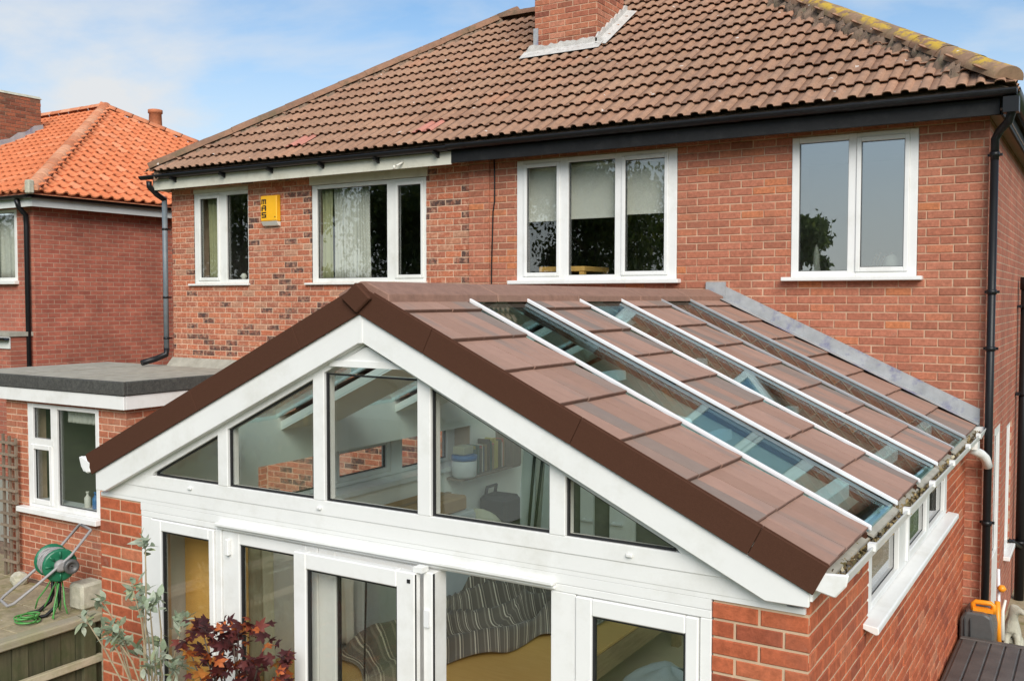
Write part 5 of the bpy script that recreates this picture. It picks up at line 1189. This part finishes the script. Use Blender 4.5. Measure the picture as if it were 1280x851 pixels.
run_tiles('hip_tile', orf, (OX, OY, OZ), OA, oh, .38); run_tiles('hip_tile', orf, (OX, OY+2*OH, OZ), OA, oh, .38); run_tiles('ridge_tile', orf, OA, (-23, OA[1], OA[2]), oh, .38)
mb = MB(); mb.bbox(OX-.06, OX+.06, OY-.06, OY+.05, OZ-.02, OZ+.20, .02); part('hip_stop', mb, 'stone', orf)
mb = MB(); mb.box(-25, -13.99, -.20, -.18, 4.98, 5.13); mb.box(-14.01, -13.99, -.178, 9.3, 4.98, 5.13); mb.box(-25, -14.012, -.178, -.002, 5.04, 5.055); mb.box(-14.268, -14.012, -.0, 9.3, 5.04, 5.056); part('fascia', mb, 'upvc_old', on)
mb = MB(); halfround(mb, 'y', -.33, 9.4, -13.925, 5.165, .06); halfround(mb, 'x', -25, -13.87, -.265, 5.165, .06); part('gutter', mb, 'black', on)
mb = MB(); mb.tube([(-14.32, -.26, 5.1), (-14.32, -.22, 4.98), (-14.36, -.08, 4.86), (-14.36, -.07, 4.7), (-14.36, -.07, GZ)], .042, 10); part('downpipe', mb, 'black', on)
cx0, cx1, cy0, cy1, ct = -20.4, -19.25, 1.95, 3.36, 7.86
mb = MB(); mb.box(cx0+.006, cx1-.006, cy0+.006, cy1-.006, 5.4, ct); oc_ = part('chimney', mb, 'bedding', on)
bO = Bricks('brick_old'); bO.wall(cy0, 'x', cx0, cx1, 6.0, ct, parent=oc_); bO.wall(cx1, 'y', cy0+.015, cy1, 6.0, ct, parent=oc_, phase=.5); bO.build(150, oc_)
mb = MB(); mb.prism([(cx0-.02, ct), (cx1+.02, ct), (cx1-.08, ct+.07), (cx1-.4, ct+.1), (cx0+.3, ct+.1)], cy0-.02, cy1+.02); part('chimney_crown', mb, 'stone', oc_)
def oz(y): return OZ+(y-OY)*OT
mb = MB(); pl = [(cy0-.1, oz(cy0-.1)-.05)]
for i in range(9): y = cy0-.08+i*(cy1-cy0+.1)/8; pl.append((y, oz(y)+.15+(.05 if i % 2 else 0)))
pl.append((cy1+.05, oz(cy1)-.05)); mb.prism(pl, cx1+.002, cx1+.03, ax=0); mb.box(cx0-.05, cx1+.05, cy0-.03, cy0-.004, oz(cy0)-.05, oz(cy0)+.16); part('chimney_flashing', mb, 'lead', oc_)
pc = Vector((-18.77, 6.0, 7.28)); mb = MB(); mb.lathe([(.17, 0), (.16, .25), (.145, .65), (.17, .66), (.17, .74), (.13, .75)], pc, 14); mb.box(pc.x-.35, pc.x+.35, pc.y-.35, pc.y+.35, 6.2, 7.2); part('chimney_pot', mb, 'orange_hip', on)
mb = MB(); mb.box(-20, -14.33, -.42, -.004, 2.86, 2.93); can = thing('flat_canopy', 'low grey felt canopy with black gutter behind the orange roofed house', 'canopy', (-17, -.3, GZ)); part('felt_roof', mb, 'felt_top', can)
mb = MB(); halfround(mb, 'x', -20, -14.33, -.47, 2.84, .05); part('gutter', mb, 'black', can)
mb = MB(); mb.box(-20, -14.35, -.41, -.39, 2.66, 2.855); part('fascia', mb, 'upvc_old', can)
mb = MB(); mb.box(-20, -14.36, -.385, -.01, GZ, 2.855); part('wall', mb, 'wall_orange_front', can)

# ================================================================== SIDE PATH THINGS
dk = thing('storage_box', 'dark brown plastic garden storage box with slatted lid by the side wall', 'storage box', (.35, -1.5, GZ))
mb = MB(); mb.bbox(-.09, .80, -2.55, -.47, GZ, .50, .02); part('box_body', mb, 'deck_lid', dk)
mb = MB(); mb.bbox(-.115, .83, -2.58, -.44, .50, .555, .018); part('lid', mb, 'deck_lid', dk)
for k in range(8):
    x = -.075+k*.112; mb = MB(); mb.bbox(x, x+.103, -2.53, -.52, .553, .572, .007); part('lid_slat', mb, 'deck_lid', dk)
mb = MB(); mb.bbox(-.10, .815, -.515, -.45, .553, .574, .008); part('lid_edge', mb, 'deck_lid', dk)
gb = thing('plastic_case', 'grey plastic box with orange handle standing behind the storage box', 'plastic box', (.02, -.22, GZ))
mb = MB(); mb.prism([(-.115, GZ), (.145, GZ), (.155, .62), (.13, .74), (.08, .77), (-.07, .77), (-.115, .70)], -.40, -.05); part('case', mb, 'dark_grey_plastic', gb, bevel=.015)
for x in (-.075, -.03): mb = MB(); mb.tube([(x, -.412, .1), (x, -.412, .7), (x, -.36, .775)], .006, 5); part('rib', mb, 'gasket', gb)
mb = MB(); mb.tube([(-.02, -.30, .76), (-.02, -.30, .83), (.0, -.30, .845), (.12, -.30, .845), (.14, -.30, .83), (.14, -.30, .76)], .022, 8); mb.box(-.02, .14, -.33, -.27, .765, .80); part('handle', mb, 'orange_plastic', gb)
SX = -.045
gs = thing('strimmer', 'orange and white garden strimmer leaning by the side door', 'strimmer', (.14, .1, GZ))
mb = MB(); mb.tube([(.22+SX, -.05, GZ), (.20+SX, .1, .5), (.17+SX, .25, 1.02)], .014, 8); part('shaft', mb, 'alu', gs)
mb = MB(); mb.tube([(.21+SX, -.02, .40), (.185+SX, .04, .78)], .024, 8); part('body', mb, 'orange_plastic', gs); mb = MB(); mb.tube([(.235+SX, -.0, .45), (.23+SX, .03, .70), (.25+SX, .05, .80)], .022, 8, r1=.010); part('guard', mb, 'off_white', gs)
mb = MB(); mb.lathe([(.02, -.03), (.04, 0), (.02, .03)], (.21+SX, .15, .87), 8); part('grip', mb, 'orange_plastic', gs)
# stone dog on a plinth: one continuous skinned body
pln = MB(); pln.bbox(.12, .38, .12, .45, GZ, .25, .015); single('plinth', pln, 'stone', 'plain stone plinth under the seated dog statue', 'plinth')
sk = bpy.data.meshes.new('dog_statue')
J = [((.36, .36, .36), .085), ((.36, .30, .45), .085), ((.37, .25, .56), .065), ((.375, .215, .65), .042), ((.385, .20, .725), .046), ((.43, .17, .735), .033), ((.485, .14, .722), .020),
     ((.33, .22, .47), .03), ((.335, .165, .38), .022), ((.335, .16, .315), .022), ((.42, .22, .47), .03), ((.425, .165, .38), .022), ((.425, .16, .315), .022),
     ((.29, .33, .40), .055), ((.29, .24, .33), .028), ((.43, .34, .40), .055), ((.44, .25, .33), .028), ((.34, .42, .32), .02), ((.355, .225, .76), .016), ((.385, .24, .765), .016)]
Eg = [(0, 1), (1, 2), (2, 3), (3, 4), (4, 5), (5, 6), (2, 7), (7, 8), (8, 9), (2, 10), (10, 11), (11, 12), (0, 13), (13, 14), (0, 15), (15, 16), (0, 17), (4, 18), (4, 19)]
sk.from_pydata([(j[0][0]-.125, j[0][1], j[0][2]-.05) for j in J], Eg, []); sk.materials.append(M['stone']); dog = bpy.data.objects.new('dog_statue', sk); COL.objects.link(dog)
md = dog.modifiers.new('skin', 'SKIN'); sk.skin_vertices[0].data[0].use_root = True
for i, j in enumerate(J): sk.skin_vertices[0].data[i].radius = (j[1], j[1])
md = dog.modifiers.new('sub', 'SUBSURF'); md.levels = 2; md.render_levels = 2
dog['label'] = 'pale stone statue of a seated dog behind the storage box'; dog['category'] = 'statue'

# ================================================================== PLANTS BY THE DOORS
def leaf_mesh(name, mat, L, Wd, lobes=0, fold=.15):
    mb = MB()
    if not lobes:
        v = [(0, 0, 0)]; k = 5
        for i in range(1, k): t = i/k; w_ = Wd*.5*math.sin(math.pi*t**.85); v += [(-w_, L*t, fold*w_-.12*L*t*t), (0, L*t, -.12*L*t*t), (w_, L*t, fold*w_-.12*L*t*t)]
        v.append((0, L, -.12*L)); n = len(v); f = [(0, 2, 1), (0, 3, 2)]
        for i in range(k-2): b = 1+i*3; f += [(b, b+1, b+4, b+3), (b+1, b+2, b+5, b+4)]
        b = 1+(k-2)*3; f += [(b, b+1, n-1), (b+1, b+2, n-1)]; mb.add(v, f, True)
    else:
        v = [(0, L*.25, .0)]; f = []
        for i in range(5):
            a = R(-115+57.5*i); ln = L*(.75 if i == 2 else (.66 if i in (1, 3) else .45))
            d = Vector((math.sin(a), math.cos(a))); p = Vector((-d.y, d.x)); b = len(v); c = Vector((0, L*.25))
            for q, s, z in ((.0, -.06, 0), (.5, -.17, .02), (1, 0, -.15), (.5, .17, .02), (0, .06, 0)): r_ = c+d*(ln*q)+p*(-L*s); v.append((r_.x, r_.y, z*L))
            f += [(0, b, b+1), (0, b+1, b+3), (b+1, b+2, b+3), (0, b+3, b+4)]
        mb.add(v, f, True)
    return mb.mesh(name, mat)
def plant(name, label, base, stems, leafmesh, count, smat, spread, rng, pot=None, tips=6):
    t = thing(name, label, 'plant', base); rg = random.Random(rng)
    if pot:
        mb = MB(); mb.lathe(pot, base, 18); part('pot', mb, 'orange_hip', t); 
    for st in stems:
        mb = MB(); mb.tube([Vector(p) for p in st[0]], st[1], 6, r1=st[1]*.4); part('stem', mb, smat, t)
    ends = [(Vector(p), (Vector(st[0][-1])-Vector(st[0][-2])).normalized()) for st in stems for p in st[0][-(st[2] if len(st) > 2 else 2):]]
    for k in range(count):
        p, d = ends[k % len(ends)]
        dirn = (d*rg.uniform(-.2, 1)+Vector((rg.gauss(0, 1), rg.gauss(0, 1), rg.gauss(.15, .7)))).normalized()
        q = dirn.to_track_quat('Y', 'Z').to_euler(); q.rotate_axis('Y', rg.uniform(-.9, .9)); s = rg.uniform(.6, 1.15)
        piece('leaf', leafmesh, t, p+Vector((rg.gauss(0, spread), rg.gauss(0, spread), rg.gauss(0, spread))), q, (s, s, s))
    return t
sage = leaf_mesh('leaf', 'leaf_sage', .085, .040)
B0 = (-3.95, -5.78, GZ)
Ls = [(-4.10, 1.96), (-4.08, 1.74), (-4.46, 1.56), (-4.30, 1.47), (-4.18, 1.40), (-4.53, 1.44), (-4.0, 1.62), (-3.86, 1.66), (-3.80, 1.36), (-3.66, 1.34), (-4.24, 1.25), (-3.95, 1.25), (-3.58, 1.20), (-4.40, 1.30), (-3.84, 1.50), (-4.1, 1.56), (-4.36, 1.42), (-4.06, 1.34), (-3.74, 1.26), (-4.22, 1.60)]
st = []; rg = random.Random(21)
for x, z in Ls:
    mid = Vector((-3.97+(x+3.97)*.25, -5.76+rg.uniform(-.05, .05), .6+(z-.6)*.45)); tip = Vector((x, -5.75+rg.uniform(-.12, .12), z)); m3 = mid+(tip-mid)*.6+Vector((rg.uniform(-.03, .03), 0, .05))
    st.append(([B0, mid, m3, tip-(tip-m3)*.25, tip], .008, 1))
plant('grey_leaved_shrub', 'tall grey green leafy shrub potted by the brick pier near the fence', B0, st, sage, 300, 'twig', .026, 22, pot=[(.13, 0), (.18, .3), (.2, .32), (.2, .36)])
mp = leaf_mesh('leaf', 'leaf_red', .084, .075, lobes=5)
B1 = (-3.15, -5.82, GZ); st = []; rg = random.Random(31)
Lm = [(-3.58, 1.60), (-3.50, 1.66), (-3.42, 1.70), (-3.33, 1.66), (-3.52, 1.52), (-3.40, 1.55), (-3.25, 1.64), (-3.16, 1.62), (-3.30, 1.50), (-3.20, 1.52), (-3.06, 1.56), (-2.98, 1.50), (-3.10, 1.45), (-3.44, 1.42), (-3.30, 1.40), (-3.16, 1.38), (-3.0, 1.40), (-2.9, 1.40), (-3.36, 1.30), (-3.2, 1.28), (-3.05, 1.3), (-2.88, 1.3), (-3.5, 1.34)]
for x, z in Lm:
    mid = Vector((-3.15+(x+3.15)*.3, -5.8+rg.uniform(-.06, .06), .7+(z-.7)*.4)); tip = Vector((-2.93+(x+2.93)*.76, -5.82+rg.uniform(-.16, .14), z-.07)); st.append(([B1, mid, mid+(tip-mid)*.7, tip], .008, 1))
plant('red_maple', 'dark red and orange leaved potted maple in front of the folding doors', B1, st, mp, 300, 'bark', .036, 32, pot=[(.15, 0), (.2, .32), (.22, .34), (.22, .4)])

# ================================================================== TREES OF THE GARDENS BEHIND (mirrored in the panes)
def tree(label, x, y, h, r, mat='leaf_tree', n=3000, seed=1, low=.25, cat='tree'):
    rg = random.Random(seed); t = thing('garden_tree', label, cat, (x, y, GZ))
    mb = MB(); mb.tube([(x, y, GZ), (x+.1, y, h*.3), (x-.1, y+.1, h*.75)], .05*h*.5, 8, r1=.04)
    for k in range(7): a = k*.9; z = h*(.3+.07*k); mb.tube([(x, y, z), (x+r*.6*math.cos(a), y+r*.6*math.sin(a), z+h*.14)], .06, 5, r1=.02)
    part('trunk', mb, 'bark', t)
    cl_ = [(Vector((rg.uniform(-.75, .75)*r, rg.uniform(-.75, .75)*r, h*rg.uniform(low, .92))), rg.uniform(.22, .42)*r) for _ in range(20)]
    mb = MB()
    for k in range(n):
        c, cr = cl_[k % 20]; p = Vector((x, y, 0))+c+Vector((rg.gauss(0, .5), rg.gauss(0, .5), rg.gauss(0, .42)))*cr; s = rg.uniform(.07, .16)
        q = Euler((rg.uniform(0, 6), rg.uniform(0, 6), rg.uniform(0, 6))).to_matrix(); mb.cur = rg.uniform(.01, .99)
        mb.add([p+q @ Vector(v) for v in ((-s, 0, 0), (0, -s*.5, 0), (s, 0, .2*s), (0, s*.5, 0))], [(0, 1, 2, 3)])
    part('crown', mb, mat, t)
tree('tall dark tree at the far end of the gardens beyond the fence line', -17.5, -27, 11.5, 4.2, n=26000, seed=1)
tree('broad dark tree standing between taller trees in the far gardens', -24, -24, 10.5, 4.2, n=26000, seed=2)
tree('spreading dark tree at the outer edge of the far gardens', -31, -20, 11, 4.6, n=26000, seed=3)
tree('rounded dark tree beyond the neighbour patio', -36, -13, 11, 4.6, n=22000, seed=5)
tree('small bushy tree alone on the lawn behind', -9.7, -30, 7.2, 1.05, n=7000, seed=4, low=.66)
tree('golden leaved small tree beside the pale garden shed', -11.6, -12.4, 3.6, 1.2, 'leaf_gold', 6000, seed=8, low=.3)

shd = thing('garden_shed', 'pale painted garden shed with felt gable roof on the lawn', 'shed', (-8.6, -13.6, GZ))
mb = MB(); mb.prism([(-9.9, GZ), (-7.3, GZ), (-7.3, 1.75), (-8.6, 2.4), (-9.9, 1.75)], -14.8, -12.6); part('wall', mb, 'shed', shd)
for sg in (-1, 1):
    mb = MB(); mb.prism([(-8.6, 2.40), (-8.6+sg*1.45, 1.675), (-8.6+sg*1.45, 1.735), (-8.6, 2.46)], -14.95, -12.45); part('roof', mb, 'felt', shd)
mb = MB(); mb.box(-9.1, -8.1, -12.6, -12.57, GZ+.03, 1.65); sdr = part('door', mb, 'grey_wood', shd)
m2 = MB(); m2.box(-8.2, -8.17, -12.56, -12.54, .7, .85); part('handle', m2, 'black', sdr)
hd = thing('hedge', 'long dark clipped hedge closing the far end of the lawn', 'hedge', (-6, -21, GZ)); rg = random.Random(77); mb = MB()
for k in range(16000):
    p = Vector((rg.uniform(-22, 10), -21+rg.gauss(0, .35), GZ+rg.uniform(0, 1.9)+.15*math.sin(k))); s_ = rg.uniform(.05, .12); q = Euler((rg.uniform(0, 6), rg.uniform(0, 6), rg.uniform(0, 6))).to_matrix(); mb.cur = rg.uniform(.01, .99)
    mb.add([p+q @ Vector(v) for v in ((-s_, 0, 0), (0, -s_*.5, 0), (s_, 0, .2*s_), (0, s_*.5, 0))], [(0, 1, 2, 3)])
part('foliage', mb, 'leaf_tree', hd)
mb = MB(); mb.box(-22, 10, -21.2, -20.8, GZ, 1.5); part('stems', mb, 'bark', hd)
